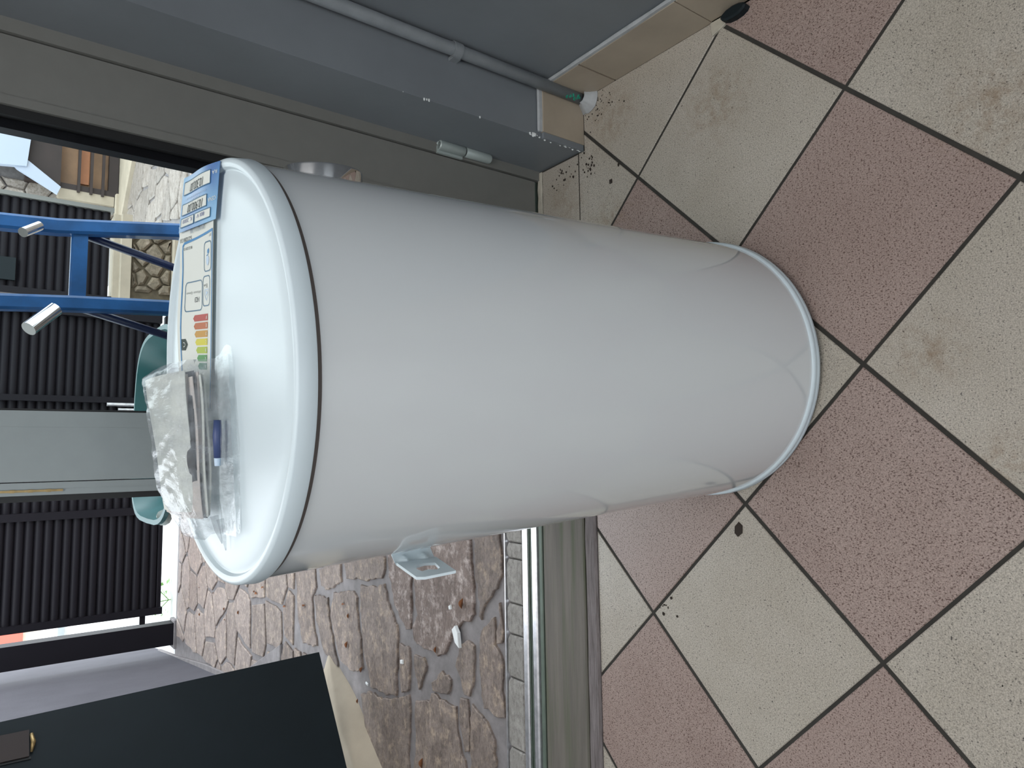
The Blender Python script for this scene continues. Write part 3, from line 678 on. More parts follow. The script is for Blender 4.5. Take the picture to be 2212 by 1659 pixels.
def text(name, body, fn, s, t, hs, ht, lift, mat, parent, shear=0.0):
    """text placed on the paper: hs = width of the line in s, ht = its height in t"""
    cu = bpy.data.curves.new('tmp', 'FONT'); cu.body = body; cu.resolution_u = 2
    if shear: cu.shear = shear
    to = bpy.data.objects.new('tmp', cu); C.objects.link(to)
    bpy.context.view_layer.update(); d = bpy.context.evaluated_depsgraph_get()
    me = to.evaluated_get(d).to_mesh()
    vs_ = [v.co.copy() for v in me.vertices]; fs = [tuple(p.vertices) for p in me.polygons]
    to.evaluated_get(d).to_mesh_clear(); bpy.data.objects.remove(to); bpy.data.curves.remove(cu)
    if not vs_: return
    x0 = min(v.x for v in vs_); x1 = max(v.x for v in vs_); y0 = min(v.y for v in vs_); y1 = max(v.y for v in vs_)
    mb = MB().add([tuple(fn(s+(v.x-x0)/(x1-x0)*hs, t+(v.y-y0)/(y1-y0)*ht, lift)) for v in vs_], fs)
    o = obj(name, mb, mat, None); o.parent = parent; return o
el = empty('energy_label', (0, 0, 0), 'white energy rating label with coloured arrows lying on the boiler top', 'label', mw=CM)
def on(name, mb, mat, parent, **k):
    o = obj(name, mb, mat, None, **k); o.parent = parent; return o
on('paper_sheet', sheet(lab, 10, 24, 0.0004), M['paper'], el, smooth=True)
L1, L2, L3 = 0.0004, 0.0007, 0.0009
on('blue_border', strokes(lab, [(0.02, 1.0), (0.025, 0.075), (0.50, 0.090), (0.86, 0.098), (0.905, 0.112), (0.915, 0.135), (0.90, 1.0)], 0.013, L1, closed=False, sub=8), M['lblue'], el)
on('printed_box', strokes(lab, rrect(0.06, 0.275, 0.128, 0.280), 0.006, L1, sub=3), M['dlblue'], el)
on('printed_box', strokes(lab, rrect(0.09, 0.315, 0.305, 0.460), 0.006, L1, sub=3), M['dlblue'], el)
on('printed_box', strokes(lab, rrect(0.345, 0.825, 0.318, 0.478), 0.006, L1, sub=3), M['dlblue'], el)
text('printed_number', '52328131', lab, 0.645, 0.068, 0.33, 0.022, L1, M['black'], el)
text('printed_number', '812/2013', lab, 0.64, 0.122, 0.24, 0.015, L1, M['black'], el)
text('printed_number', '1423', lab, 0.43, 0.405, 0.13, 0.028, L1, M['black'], el)
text('printed_number', 'kWh/annum  GJ/annum', lab, 0.385, 0.368, 0.41, 0.018, L1, M['ink_grey'], el)
text('printed_number', '15', lab, 0.17, 0.345, 0.05, 0.020, L1, M['black'], el)
text('printed_number', 'dB', lab, 0.235, 0.347, 0.05, 0.010, L1, M['black'], el)
text('printed_number', '2017', lab, 0.06, 0.092, 0.06, 0.012, L1, M['black'], el)
def blob(cx, cy, rs, rt, n=14): return [(cx+rs*math.cos(6.283*k/n), cy+rt*math.sin(6.283*k/n)*(1.15 if math.sin(6.283*k/n) > 0 else 0.8)) for k in range(n)]
on('drop_symbol', flat(lab, blob(0.165, 0.222, 0.045, 0.026), L1), M['lightink'], el)
on('drop_symbol', flat(lab, blob(0.150, 0.177, 0.030, 0.013), L1), M['lblue'], el)
on('drop_symbol', strokes(lab, [(0.20, 0.20), (0.15, 0.195), (0.13, 0.165)], 0.005, L1, closed=False), M['lblue'], el)
on('house_symbol', strokes(lab, [(0.14, 0.375), (0.26, 0.375), (0.26, 0.405), (0.20, 0.432), (0.14, 0.405)], 0.005, L1), M['lightink'], el)
on('speaker_symbol', flat(lab, [(0.155, 0.392), (0.22, 0.380), (0.22, 0.410)], L1), M['lightink'], el)
tt = 0.503
for nm, ln, lt in (('red', 0.545, 'F'), ('orange', 0.520, 'E'), ('amber', 0.490, 'D'), ('yellow', 0.465, 'C'), ('lime', 0.435, 'B'), ('green', 0.405, 'A'), ('dkgreen', 0.375, 'A')):
    on('rating_arrow', flat(lab, [(0.145, tt), (ln, tt), (ln+0.04, tt+0.0175), (ln, tt+0.035), (0.145, tt+0.035)], L1), M[nm], el)
    text('arrow_letter', lt, lab, 0.165, tt+0.009, 0.035, 0.017, L2, M['paper'], el)
    tt += 0.0435
on('class_tag', flat(lab, [(0.885, 0.630), (0.775, 0.630), (0.715, 0.662), (0.775, 0.694), (0.885, 0.694)], L1), M['classblack'], el)
text('class_letter', 'C', lab, 0.775, 0.648, 0.055, 0.028, L2, M['paper'], el)

pc = empty('price_card', (0, 0, 0), 'blue price card with handwritten amounts on the right edge of the boiler top', 'card', mw=CM)
on('card_sheet', sheet(card, 12, 12, 0.0004), M['cardblue'], pc, smooth=True)
def cbox(s0, s1, t0, t1): on('white_field', MB().grid(lambda a, b: tuple(card(s0+(s1-s0)*a, t0+(t1-t0)*b, L1)), 12, 3, flip=True), M['paper'], pc); on('field_outline', strokes(card, [(s1, t1), (s0, t1), (s0, t0), (s1, t0)], 0.005, L1+0.0002, asp=0.6, sub=10), M['dlblue'], pc)
cbox(0.17, 0.95, 0.10, 0.33); cbox(0.24, 0.95, 0.50, 0.70); cbox(0.14, 0.55, 0.76, 0.92); cbox(0.58, 0.95, 0.76, 0.92)
text('handwriting', '10.300,00', card, 0.33, 0.15, 0.42, 0.17, L3, M['black'], pc, 0.3)
text('handwriting', '10.900,00', card, 0.33, 0.52, 0.45, 0.17, L3, M['black'], pc, 0.3)
text('handwriting', '80l V', card, 0.28, 0.79, 0.20, 0.07, L3, M['purple_ink'], pc)
text('handwriting', 'K. 2000', card, 0.62, 0.79, 0.27, 0.07, L3, M['purple_ink'], pc)
text('printed_line', 'GOTOVINSKO PLA\u0106ANJE', card, 0.27, 0.39, 0.60, 0.055, L1, M['lightink'], pc)
text('printed_line', 'POPUST', card, 0.45, 0.455, 0.26, 0.035, L1, M['lightink'], pc)
text('printed_line', 'CENA', card, 0.03, 0.58, 0.18, 0.07, L1, M['paper'], pc)
text('printed_line', 'RA', card, 0.04, 0.13, 0.10, 0.06, L1, M['paper'], pc)
# strip of clear tape over both papers
tag(on('clear_tape', sheet(lambda s, t, l: lab(0.25+0.42*s, 0.055-0.075*t, 0.0016+l)+Vector((0, 0, 0.001*math.sin(s*12))), 12, 4, 0.0002), M['film'], pc, smooth=True), 'strip of clear tape')

# booklets and plastic bag
def stack(u, k, n):            # height and near edge of sheet k of the pile, u from right to left
    mid = math.sin(math.pi*u)
    base = 0.010+0.0185*k/n
    h = base*(1-0.42*u)+0.0035*mid*(k/n-0.5)+0.0010*math.sin(u*7+k*1.7)
    return h
bk = empty('manual_booklets', (0, 0, 0), 'pile of folded white instruction booklets inside the clear plastic bag', 'booklet', mw=CM)
NS = 9
for k in range(NS):
    near = 0.001+0.0011*k+0.003*math.sin(k*2.1); sh = random.uniform(-0.004, 0.004)
    def sf(a, b, lift, k=k, near=near, sh=sh):
        u = (0.000-0.150*a)+sh; v = near+a*0.030*(1 if k > 6 else 0.6)+(0.118-a*0.02)*b
        h = stack(a, k, NS)+0.012*b*(1-b)*2+0.016*b*(1-0.4*a)*(k/NS)
        return Vector((u*K, v*K, ZT+0.005+h+lift))
    on('sheet', sheet(sf, 16, 8, 0.0005 if k % 3 else 0.0009), M['dark_page' if k in (1, 4, 6) else 'paper_grey' if k % 2 else 'paper'], bk, smooth=True)
bg_ = MB()
def bag(a, b):
    """a: right -> left, b: near flap -> over the pile -> far edge"""
    prof = [(-0.052, 0.0010), (-0.030, 0.0014), (-0.012, 0.003), (-0.004, 0.012), (0.000, 0.033), (0.018, 0.0395), (0.06, 0.046), (0.105, 0.0485), (0.135, 0.040), (0.150, 0.018), (0.155, 0.002)]
    t = b*(len(prof)-1); i = min(int(t), len(prof)-2); f = t-i
    v = prof[i][0]*(1-f)+prof[i+1][0]*f; h = prof[i][1]*(1-f)+prof[i+1][1]*f
    end = min(1.0, max(0.0, (1-a)/0.22)); h = h*(0.30+0.70*(1-0.50*a)*end**0.8) if h > 0.003 else h
    if a < 0.05: h = h*(0.75+5*a) if h > 0.02 else h
    u = 0.014-0.178*a-0.012*max(0, a-0.8)*5*(1 if v > 0 else 0.3)
    if v > 0: v = v+0.030*a*(1-min(1, v/0.16))
    if v > 0.02: v = v-0.045*max(0, a-0.72)*3.0*(v/0.15)
    nz1 = noise.noise(Vector((u*70+v*25, v*14, 2.2)))*0.0020+abs(noise.noise(Vector((u*130-v*40, v*22, 7.7))))*0.0014
    amp = min(1.0, max(0.0, (h-0.0012)/0.006))
    v += noise.noise(Vector((u*60, 4.4, b*9)))*0.004*(1 if h > 0.006 else 0.5)
    h = h+nz1*amp+abs(noise.noise(Vector((u*80, v*80, 9))))*0.0010
    return (u*K, v*K, ZT+0.0050+max(0.0, h))
bg_.grid(bag, 90, 80)
pb_ = empty('plastic_bag', (0, 0, 0), 'crumpled clear plastic bag of booklets lying on the left of the boiler top', 'bag', mw=CM)
on('film', bg_, M['film'], pb_, smooth=True)
fl_ = MB()
def flap(a, b):
    u = 0.020-0.186*a+0.004*math.sin(b*5); v = -0.060+0.052*b+(0.018*math.sin(a*3.1)*(1-b)*-0.6)
    return (u*K, v*K, ZT+0.0032+0.0012+0.0010*noise.noise(Vector((u*50, v*50, 5)))+0.0006)
fl_.grid(flap, 40, 10); on('open_flap', fl_, M['filmflat'], pb_, smooth=True)
for (a, b, c) in (((-0.150, -0.010), (-0.182, -0.012), 0.006), ((-0.148, 0.010), (-0.176, 0.0), 0.007)):
    on('bag_corner', MB().tube([(a[0], a[1], 0.006), ((a[0]+b[0])/2, a[1]-0.002, 0.004), (b[0], b[1], 0.0022)], [c*0.6, c*0.45, 0.0006], 8), M['film'], pb_, smooth=True)
sp_ = empty('blue_plug', (0, 0, 0), 'dark blue plastic plug under the bag film in front of the booklets', 'plug', mw=CM)
on('plug_body', MB().tube([(-0.050, -0.018, 0.0065), (-0.066, -0.016, 0.0068), (-0.088, -0.013, 0.0066)], [0.0036, 0.0045, 0.0036], 12), M['plug'], sp_, smooth=True)
on('plug_tip', MB().tube([(-0.088, -0.013, 0.0066), (-0.096, -0.012, 0.0066)], [0.0034, 0.0030], 12), M['lightink'], sp_)

# ------------------------------------------------------------------ outside: gate
def slatgeo():
    # one louvre: rounded front, full length 1 m in x, scaled per copy
    mb = MB(); prof = [(0.003, -0.0225), (-0.006, -0.0190), (-0.0105, -0.012), (-0.012, -0.003), (-0.0105, 0.006), (-0.006, 0.013), (0.001, 0.0175), (0.004, 0.0245), (0.007, 0.0245), (0.006, -0.0245)]
    n = len(prof); mb.v = [(x, y, z) for x in (-0.5, 0.5) for y, z in prof]
    mb.f = [(i, (i+1) % n, (i+1) % n+n, i+n) for i in range(n)]+[tuple(range(n))[::-1], tuple(range(n, 2*n))]
    me = bpy.data.meshes.new('slat'); me.from_pydata(mb.v, [], mb.f); me.update(); me.materials.append(M['gate'])
    me.polygons.foreach_set('use_smooth', [True]*len(me.polygons)); me.set_sharp_from_angle(angle=math.radians(50)); return me
SL = slatgeo()
def slats(parent, x0, x1, y, z0, z1, pitch=0.0455):
    z = z0+0.02; 
    while z < z1:
        o = bpy.data.objects.new('slat', SL); C.objects.link(o); o.scale = (x1-x0, 1, pitch/0.0455)
        o.parent = parent; o.matrix_parent_inverse = parent.matrix_world.inverted(); o.location = ((x0+x1)/2, y, z); z += pitch
YG = 4.85
gt = empty('slatted_gate', (0, YG, 0), 'tall dark gate of horizontal slats across the far end of the path', 'gate')
slats(gt, -0.905, -0.325, YG, 0.115, 1.16); slats(gt, -0.30, 0.86, YG+0.03, 0.135, 1.16)
tag(obj('gate_stile', MB().box(-0.938, -0.898, YG-0.03, YG+0.02, 0.082, 1.20, 0.003), M['gate'], gt))
obj('gate_stile', MB().box(-0.335, -0.292, YG-0.028, YG+0.02, 0.090, 1.20, 0.003), M['gate'], gt)
obj('gate_stile', MB().box(0.340, 0.375, YG-0.020, YG+0.02, 0.110, 1.20, 0.003), M['gate'], gt)
obj('gate_stile', MB().box(0.850, 0.900, YG-0.020, YG+0.04, 0.13, 1.20, 0.003), M['gate'], gt)
obj('bottom_bar', MB().box(-0.938, 0.90, YG-0.010, YG+0.04, 0.088, 0.112, 0.003), M['gate'], gt)
obj('latch_bolt', MB().tube([(0.33, YG-0.03, 0.42), (0.33, YG-0.03, 0.255)], 0.011, 10).tube([(0.30, YG-0.03, 0.36), (0.30, YG-0.03, 0.20)], 0.009, 10), M['steel'], gt)
obj('gate_hinge', MB().box(-0.99, -0.936, YG-0.01, YG+0.01, 0.17, 0.20, 0.002), M['gate'], gt)
gp = empty('gate_post', (-1.05, YG+0.03, 0), 'dark square gate post beside the grey stucco wall', 'post')
obj('post_shaft', MB().prism([(-1.135, YG-0.02), (-1.005, YG-0.02), (-1.005, YG+0.08), (-1.135, YG+0.08)], -0.01, 1.28, 0.005), M['gate'], gp)
obj('post_foot', MB().box(-1.16, -0.99, YG-0.03, YG+0.09, -0.01, 0.012, 0.004), M['mortar'], gp)
# fence panel with plate, on a low stone wall
fp = empty('slatted_fence', (1.2, YG, 0.43), 'dark slatted fence panel standing on the low stone wall', 'fence')
slats(fp, 0.965, 1.52, YG, 0.44, 1.16)
obj('fence_stile', MB().box(1.51, 1.535, YG-0.03, YG+0.03, 0.42, 1.20, 0.003), M['alu'], fp)
obj('fence_stile', MB().box(0.945, 0.985, YG-0.03, YG+0.03, 0.42, 1.20, 0.003), M['gate'], fp)
obj('lock_plate', MB().box(1.02, 1.15, YG-0.030, YG-0.012, 0.90, 1.05, 0.003), M['panel'], fp)
lw = empty('low_stone_wall', (1.2, YG+0.05, 0), 'low wall of dark rough stones between pale cement edges', 'wall')
obj('wall_core', MB().box(0.99, 1.44, YG-0.04, YG+0.14, -0.01, 0.325), M['earth'], lw)
obj('coping', MB().box(0.96, 1.50, YG-0.07, YG+0.16, 0.325, 0.385, 0.006).box(0.97, 1.50, YG-0.03, YG+0.1, 0.385, 0.42, 0.004), M['concrete'], lw)
random.seed(3)
def wallstones(parent, x0, x1, z0, z1, y, step, mat, depth=0.03, name='stone', rotx=True):
    for k, c in enumerate(voronoi(x0, x1, z0, z1, step, 0.34, [(x0, x1, z0, z1)], 0.75, 0.45, 0.0006)):
        mb = MB().prism(rough(c, 0.05, 0.008, k*1.9+x0), 0, depth*random.uniform(0.6, 1.1), 0.012)
        mb.v = [(x, y-z, yy) for x, yy, z in mb.v]; mb.f = [f[::-1] for f in mb.f]
        obj(name, mb, mat, parent)
wallstones(lw, 1.03, 1.415, 0.10, 0.315, YG-0.038, 0.10, M['darkrubble'])
obj('pale_footing', MB().box(0.97, 1.46, YG-0.09, YG-0.03, -0.01, 0.095, 0.008), M['concrete'], lw)

# side wall, far house
sw = MB(); n_ = [(-0.70, 2.60), (-1.02, 3.55), (-1.22, 5.00), (-1.42, 6.30), (-1.9, 6.3), (-1.9, 2.60)]
struct('wall_outside', MB().prism([(-0.985, 3.05), (-1.055, 3.55), (-1.225, 5.00), (-1.40, 6.30), (-2.2, 6.3), (-2.2, 3.05)], -0.02, 1.3, 0.01), M['stucco'], 'pale grey stucco boundary wall left of the gate', 'wall')
struct('gutter_strip', MB().prism([(-0.76, 2.95), (-1.03, 3.55), (-1.09, 4.1), (-1.20, 4.84), (-1.26, 5.3), (-1.5, 5.3), (-1.3, 2.95)], -0.02, 0.008, 0.004), M['mortar'], 'smooth cement strip at the foot of the grey boundary wall', 'gutter')
hs = empty('far_house', (-2.6, 11, 0), 'distant beige house with a red band seen through the gap beside the gate', 'house')
obj('house_wall', MB().box(-5.5, -1.2, 11, 13, -0.05, 0.27), M['asphalt'], hs)
obj('upper_wall', MB().box(-5.5, -1.2, 10.98, 13, 0.27, 0.46), M['house'], hs)
obj('red_band', MB().box(-5.6, -1.1, 10.9, 13.1, 0.46, 1.15), M['redroof'], hs)
obj('window', MB().box(-2.45, -1.9, 10.95, 11, 0.02, 0.09), M['alu_light'], hs)
# weed by the gate
wd = MB(); random.seed(11)
for k in range(46):
    b = Vector((-0.90+random.uniform(-0.10, 0.11), YG+0.20+random.uniform(-0.05, 0.05), random.uniform(0.0, 0.10))); a = random.uniform(0, 6.28); L = random.uniform(0.015, 0.034)
    d = Vector((math.cos(a), math.sin(a), random.uniform(-0.3, 0.6)))*L; s_ = Vector((-math.sin(a), math.cos(a), 0.2))*L*0.45
    wd.add([b, b+d*0.5+s_, b+d, b+d*0.5-s_], [(0, 1, 2, 3)])
wr_ = empty('green_weed', (-0.90, YG+0.20, -0.01), 'small green leafy weed under the left end of the gate', 'plant')
obj('foliage', wd, M['leaf'], wr_)['kind'] = 'stuff'
obj('stem', MB().tube([(-0.90, YG+0.20, -0.012), (-0.905, YG+0.20, 0.06), (-0.89, YG+0.20, 0.11)], 0.003, 6).tube([(-0.90, YG+0.20, 0.0), (-0.97, YG+0.20, 0.07)], 0.0025, 6).tube([(-0.90, YG+0.20, 0.0), (-0.83, YG+0.20, 0.06)], 0.0025, 6), M['leaf'], wr_)

# dark panel on the ledge
pn = empty('dark_metal_panel', (-0.64, 2.30, 0.10), 'tall flat dark green metal panel with a brown latch plate at the left', 'panel')
d1 = Vector((-0.792, -0.610)); nn = Vector((-0.610, 0.792))
def pq(a, b, z): p = Vector((-0.640, 2.304))+d1*a+nn*b; return (p.x, p.y, z)
def pbox(a0, a1, b0, b1, z0, z1, lean=0.0):
    P = [pq(a, b, z) for z in (z0, z1) for a, b in ((a0, b0), (a1, b0), (a1, b1), (a0, b1))]
    if lean: P = [(x-lean*d1.x*(-1)*0+lean*(z-z0)*-d1.x*0, y, z) for x, y, z in P]
    return MB().add(P, [(3, 2, 1, 0)[::-1], (4, 5, 6, 7)[::-1], (0, 1, 5, 4)[::-1], (1, 2, 6, 5)[::-1], (2, 3, 7, 6)[::-1], (3, 0, 4, 7)[::-1]])
pm = MB().add([pq(0, 0, 0.100), pq(1.3, 0, 0.100), pq(1.3, 0.035, 0.100), pq(0, 0.035, 0.100), pq(0.055, 0, 1.95), pq(1.3, 0, 1.95), pq(1.3, 0.035, 1.95), pq(0.055, 0.035, 1.95)],
              [(0, 1, 2, 3), (7, 6, 5, 4), (4, 5, 1, 0), (5, 6, 2, 1), (6, 7, 3, 2), (7, 4, 0, 3)])
obj('panel_sheet', pm, M['panel'], pn)
obj('latch_plate', pbox(0.062, 0.128, -0.007, 0.0005, 0.889, 1.10), M['brown'], pn)
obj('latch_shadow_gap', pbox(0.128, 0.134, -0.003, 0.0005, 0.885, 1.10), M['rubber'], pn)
lt = MB().tube([pq(0.072, -0.004, 0.884), pq(0.095, -0.008, 0.880), pq(0.118, -0.004, 0.884)], [0.004, 0.006, 0.003], 8)
obj('brass_tip', lt, M['brass'], pn, smooth=True)

# ------------------------------------------------------------------ outside behind the glass
ht = empty('hand_truck', (0.46, 1.95, 0), 'blue steel hand truck with two rails and chrome pegs behind the glass', 'hand truck')
f_ = 1.95/2.6
def rp(x, z): return (x*f_, 1.95, 1.0305-(1.0305-z)*f_)
def rail(pts, w_, d_):
    mb = MB(); R_ = []
    for (x, y, z) in pts: R_.append([(x-w_/2, y-d_/2, z), (x-w_/2+0.006, y-d_/2-0.004, z), (x+w_/2-0.006, y-d_/2-0.004, z), (x+w_/2, y-d_/2, z), (x+w_/2, y+d_/2, z), (x-w_/2, y+d_/2, z)])
    n = 6; vs_ = [p for r in R_ for p in r]; fs = [tuple(range(n)), tuple(range(len(vs_)-1, len(vs_)-1-n, -1))]
    for i in range(len(R_)-1):
        for k in range(n): fs.append((i*n+(k+1) % n, i*n+k, (i+1)*n+k, (i+1)*n+(k+1) % n))
    return mb.add(vs_, fs)
Rr = [(0.795*f_, 1.95, 0.03), (0.783*f_, 1.95, 0.64), (0.735*f_, 1.95, 0.90), (0.722*f_, 1.95, 1.05), (0.71*f_, 1.95, 1.35)]
Rl = [(0.52*f_, 1.95, 0.03), (0.511*f_, 1.95, 0.66), (0.494*f_, 1.95, 0.86), (0.476*f_, 1.95, 1.02), (0.46*f_, 1.95, 1.35)]
obj('rail', rail(Rr, 0.036, 0.03), M['blue'], ht); obj('rail', rail(Rl, 0.036, 0.03), M['blue'], ht)
obj('rung', MB().box(Rl[2][0], Rr[2][0], 1.94, 1.965, 0.838, 0.872, 0.004), M['blue'], ht)
obj('rung', MB().box(Rl[1][0], Rr[1][0], 1.94, 1.965, 0.30, 0.334, 0.004), M['blue'], ht)
obj('foot_plate', MB().box(0.36, 0.62, 1.78, 1.965, 0.006, 0.030, 0.003), M['blue'], ht)
for (a, b) in (((0.735, 0.80), (0.655, 0.46)), ((0.49, 0.79), (0.418, 0.50))):
    p = Vector(rp(*a)); q = Vector(rp(*b)); q = q+(q-p)*0.4; 
    obj('brace', MB().tube([p+Vector((0, 0.02, 0)), p.lerp(q, 0.5)+Vector((0, 0.03, 0)), q+Vector((0, 0.04, 0))], 0.010, 10), M['navy'], ht, smooth=True)
    obj('brace', MB().tube([q+Vector((0, 0.04, 0)), Vector((q.x+0.02, q.y+0.10, 0.05))], 0.010, 10), M['navy'], ht, smooth=True)
obj('wheel', MB().lathe([(0.02, -0.015), (0.045, -0.018), (0.05, 0), (0.045, 0.018), (0.02, 0.015)], 24), M['rubber'], ht, mw=Matrix.Translation((0.33, 2.02, 0.051)) @ Matrix.Rotation(math.pi/2, 4, 'Y'))
obj('wheel', MB().lathe([(0.02, -0.015), (0.045, -0.018), (0.05, 0), (0.045, 0.018), (0.02, 0.015)], 24), M['rubber'], ht, mw=Matrix.Translation((0.66, 2.02, 0.051)) @ Matrix.Rotation(math.pi/2, 4, 'Y'))
obj('axle', MB().tube([(0.33, 2.02, 0.051), (0.66, 2.02, 0.051)], 0.009, 10), M['navy'], ht)
obj('axle_plate', MB().box(0.375, 0.395, 1.955, 2.03, 0.04, 0.075), M['navy'], ht); obj('axle_plate', MB().box(0.59, 0.61, 1.955, 2.03, 0.04, 0.075), M['navy'], ht)
for (a, b) in (((0.718, 0.925), (0.669, 0.975)), ((0.462, 0.875), (0.372, 0.955))):
    p = Vector(rp(*a))+Vector((0, -0.03, 0)); q = Vector(rp(*b))+Vector((0, -0.075, 0)); p, q = p+Vector((0, 0, -0.012)), p.lerp(q, 0.80)+Vector((0, 0, -0.012))
    obj('chrome_peg', MB().tube([p+(p-q)*0.05, p, q], 0.0165 if a[0] < 0.6 else 0.011, 18), M['chrome'], ht, auto=40)
# teal wheelbarrow
wb = empty('wheelbarrow', (0.1, 2.4, 0), 'teal wheelbarrow tray behind the boiler, its rim showing left and right', 'wheelbarrow')
def tray(cx, cy, z0, z1, a0, b0, a1, b1):
    mb = MB(); N = 40
    def ring(a, b, z): return [(cx+a*math.copysign(abs(math.cos(t))**0.55, math.cos(t)), cy+b*math.copysign(abs(math.sin(t))**0.55, math.sin(t)), z) for t in [6.2832*k/N for k in range(N)]]
    R_ = [ring(a0, b0, z0), ring(a0*1.02, b0*1.02, z0+0.01), ring(a1, b1, z1), ring(a1+0.014, b1+0.014, z1), ring(a1+0.014, b1+0.014, z1-0.012), ring(a1+0.010, b1+0.010, z1-0.012)]
    vs_ = [p for r in R_ for p in r]; fs = [tuple(range(N))]
    for i in range(len(R_)-1):
        for k in range(N): fs.append((i*N+k, i*N+(k+1) % N, (i+1)*N+(k+1) % N, (i+1)*N+k))
    return mb.add(vs_, fs)
tr_ = tray(0.105, 2.42, 0.36, 0.603, 0.17, 0.18, 0.285, 0.30)
tr_.v = [(x, y, z+0.010*(x-0.1)*-1*(1 if z > 0.5 else 0)) for x, y, z in tr_.v]
obj('tray', tr_, M['teal'], wb, auto=40)
obj('grey_lip', MB().tube([(-0.165, 2.30, 0.585), (-0.180, 2.38, 0.565), (-0.168, 2.46, 0.550)], [0.016, 0.022, 0.012], 10), M['palegrey'], wb, smooth=True)
for sx in (-1, 1):
    obj('handle', MB().tube([(0.105+sx*0.20, 2.95, 0.50), (0.105+sx*0.17, 2.6, 0.345), (0.105+sx*0.06, 2.15, 0.30), (0.105+sx*0.05, 1.98, 0.17)], 0.013, 10), M['navy'], wb, smooth=True)
    obj('leg', MB().tube([(0.105+sx*0.16, 2.58, 0.345), (0.105+sx*0.16, 2.62, 0.005)], 0.012, 10), M['navy'], wb)
obj('wheel', MB().lathe([(0.03, -0.02), (0.15, -0.028), (0.165, 0), (0.15, 0.028), (0.03, 0.02)], 36), M['rubber'], wb, mw=Matrix.Translation((0.105, 1.98, 0.166)) @ Matrix.Rotation(math.pi/2, 4, 'Y'))
obj('tray_support', MB().box(-0.02, 0.23, 2.30, 2.34, 0.33, 0.362), M['navy'], wb); obj('tray_support', MB().box(-0.05, 0.26, 2.54, 2.58, 0.335, 0.362), M['navy'], wb)

# terrace of pale stones right of the low wall, house front with barred opening
random.seed(5)
tc = struct('terrace_ground', MB().prism([(1.46, 4.86), (6.0, 4.86), (6.0, 9.0), (1.9, 9.0)], -0.02, -0.004), M['mortar'], 'pale mortar ground of the neighbouring yard', 'ground')
for k, c in enumerate(voronoi(1.5, 4.0, 4.88, 7.3, 0.34, 0.34, [(1.5, 4.0, 4.88, 7.25)], 0.85)):
    c = clip(c, (-0.97, 0.22), -0.46)
    if len(c) < 3: continue
    obj('stone', MB().prism(rough(c, 0.09, 0.012, k*2.3), -0.01, 0.012, 0.006), M['rubble'], tc)
YH = 7.55; q_ = YH/7.0
def hz(z): return 1.0305-(1.0305-z)*q_
struct('yard_slab', MB().prism([(2.22, 7.40), (3.35, 5.95), (3.9, 6.3), (3.9, 7.55), (2.22, 7.55)], -0.01, 0.055, 0.012), M['concrete'], 'pale mossy concrete slab in front of the stone house', 'slab')
hw = empty('stone_house', (2.9, YH, 0), 'rubble stone house wall with a dark barred opening, far right outside', 'house')
obj('wall_core', MB().box(2.22, 4.2, YH+0.02, YH+0.6, -0.01, 1.9), M['mortar'], hw)
wallstones(hw, 2.24, 2.52, 0.02, 1.85, YH+0.02, 0.22, M['rubble'], 0.05)
wallstones(hw, 2.52, 4.1, 1.10, 1.85, YH+0.02, 0.24, M['rubble'], 0.05)
obj('ledge', MB().box(2.24, 2.52, YH-0.10, YH+0.02, 0.05, 0.085, 0.01).box(2.40, 2.50, YH-0.07, YH+0.02, 0.09, 0.55, 0.012), M['concrete'], hw)
wn = empty('barred_cupboard', (2.8, YH-0.06, 0.03), 'brown wooden front with three dark bars under the pale blue board', 'cupboard')
obj('back_board', MB().box(2.52, 3.20, YH-0.02, YH+0.015, 0.02, 0.62), M['tan_wood'], wn)
obj('orange_board', MB().box(2.57, 3.05, YH-0.045, YH-0.02, 0.300, 0.385, 0.004), M['orange_wood'], wn)
obj('dark_head', MB().box(2.50, 3.20, YH-0.13, YH+0.01, 0.53, 0.80, 0.006), M['brown'], wn)
for z in (0.385, 0.285, 0.190): obj('bar', MB().box(2.47, 3.20, YH-0.105, YH-0.075, z-0.012, z+0.012, 0.003), M['brown'], wn)
obj('side_post', MB().box(2.49, 2.54, YH-0.075, YH-0.03, 0.05, 0.55, 0.004), M['brown'], wn)
obj('bottom_board', MB().box(2.50, 3.20, YH-0.07, YH-0.03, 0.06, 0.145, 0.004), M['brown'], wn)
bb = empty('blue_board', (2.8, YH-0.2, 0.8), 'pale blue white board with a sloping strip above the brown cupboard', 'board')
mbb = MB()
def xz(poly, y0, y1):
    b = MB().prism(poly, 0, y1-y0); b.v = [(x, y1-z, yy) for x, yy, z in b.v]; b.f = [f[::-1] for f in b.f]; return b
obj('board_sheet', xz([(2.58, 0.79), (3.2, 0.74), (3.2, 1.35), (2.50, 1.35), (2.56, 0.95)], YH-0.22, YH-0.16), M['bluewhite'], bb)
obj('sloping_strip', xz([(2.385, 0.555), (2.455, 0.53), (2.64, 0.78), (2.70, 1.0), (2.55, 0.86)], YH-0.20, YH-0.16), M['bluewhite'], bb)
obj('board_bracket', MB().box(3.0, 3.04, YH-0.16, YH+0.03, 0.82, 0.86), M['bluewhite'], bb)
dp = empty('dark_drain_pipe', (1.63, 4.95, 0), 'short dark brown round pipe stub on the stones right of the label', 'pipe')
obj('pipe_body', MB().lathe([(0.070, 0.0), (0.085, 0.0), (0.085, 0.25), (0.070, 0.25), (0.065, 0.02)], 32), M['brown'], dp, auto=40, mw=Matrix.Translation((1.70, 4.98, 0.092)) @ Matrix.Rotation(math.radians(-80), 4, 'X'))

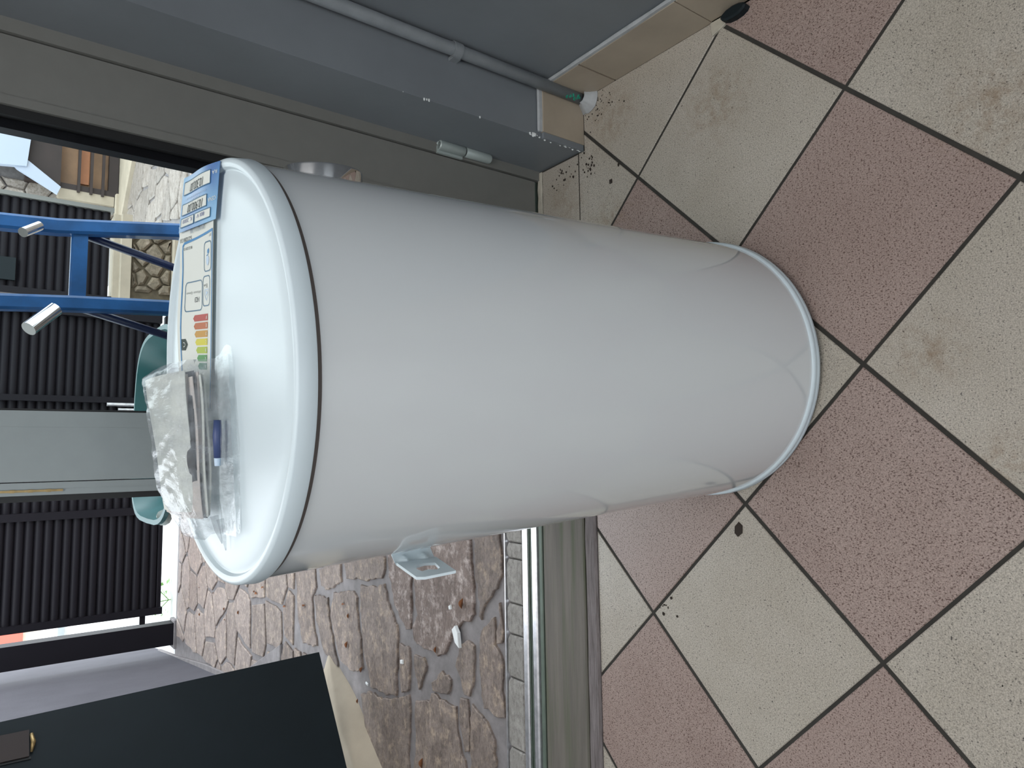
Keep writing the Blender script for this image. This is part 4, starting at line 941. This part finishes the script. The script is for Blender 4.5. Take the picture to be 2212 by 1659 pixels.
# ------------------------------------------------------------------ litter on the path
def leafy(x, y, L, ang, mat, label, name='dry_leaf', cat='leaf', group='dry brown leaves on the path'):
    mb = MB()
    def f(a, b):
        s_ = (a-0.5)*L; w_ = 0.32*L*math.sin(math.pi*min(max(a, 0.02), 0.98))*(b-0.5)*2
        h = 0.003+abs(b-0.5)*2*0.35*L*math.sin(math.pi*a)+0.12*L*abs(a-0.5)
        return (x+s_*math.cos(ang)-w_*math.sin(ang)*0.6, y+s_*math.sin(ang)+w_*math.cos(ang)*0.6, h)
    mb.grid(f, 8, 4)
    o = obj(name, mb, mat, smooth=True); return tag(o, label, cat, group)
LV = [(-0.386, 1.584, 0.030, 2.9, 'largest curled dry leaf right below the bracket'), (-0.53, 1.72, 0.018, 3.0, 'narrow dry leaf on the dark mortar left of the white chip'),
      (-0.687, 2.184, 0.024, 2.6, 'curled brown leaf nearest the dark panel corner'), (-0.632, 2.299, 0.026, 2.8, 'dry leaf close above the panel corner'),
      (-0.536, 2.289, 0.018, 3.1, 'thin reddish leaf between the panel corner and the bracket'), (-0.502, 2.332, 0.020, 1.5, 'short reddish leaf lying crosswise on the far stones'),
      (-0.85, 1.795, 0.030, 3.0, 'brown leaf at the left edge of the picture'), (-0.566, 2.693, 0.026, 2.0, 'dark leaf on the distant stones by the boiler top'), (-0.793, 2.214, 0.016, 3.0, 'brown leaf beside the cement ledge')]
for (x, y, L, a, lb) in LV: leafy(x, y, L, a, M['dead'], lb)
random.seed(21)
PL = [f'{a} counted from the dark gate' for a in ('nearest', 'second', 'third', 'fourth', 'fifth', 'sixth', 'seventh', 'eighth', 'ninth', 'tenth', 'eleventh', 'farthest')]
YS = sorted([random.uniform(2.9, 4.6) for _ in PL], reverse=True)
for k in range(12):
    x = random.uniform(-0.95, -0.55); y = YS[k]
    if x < -0.60-(y-2.9)*0.27 : x = -0.6
    leafy(x, y, random.uniform(0.015, 0.03), random.uniform(0, 6.28), M['dead'], 'small dry leaf on the far stones of the path, '+PL[k], group='small leaves on the far path')
def chip(pts, h, label, z=0.003):
    return tag(obj('white_chip', MB().prism(pts, z, z+h, 0.0015), M['chipwhite']), label, 'chip')
chip([(-0.446, 1.612), (-0.462, 1.598), (-0.499, 1.592), (-0.489, 1.611), (-0.458, 1.626)], 0.010, 'white angular plaster chip, the largest on the path')
chip([(-0.398, 1.640), (-0.402, 1.648), (-0.411, 1.646), (-0.409, 1.637)], 0.006, 'tiny white chip near the bracket')
chip([(-0.597, 1.905), (-0.599, 1.918), (-0.610, 1.917), (-0.608, 1.904)], 0.006, 'tiny white oval chip between stones left of the large chip')
chip([(-0.717, 2.153), (-0.720, 2.138), (-0.727, 2.139), (-0.724, 2.154)], 0.004, 'tiny white chip near the cement ledge')
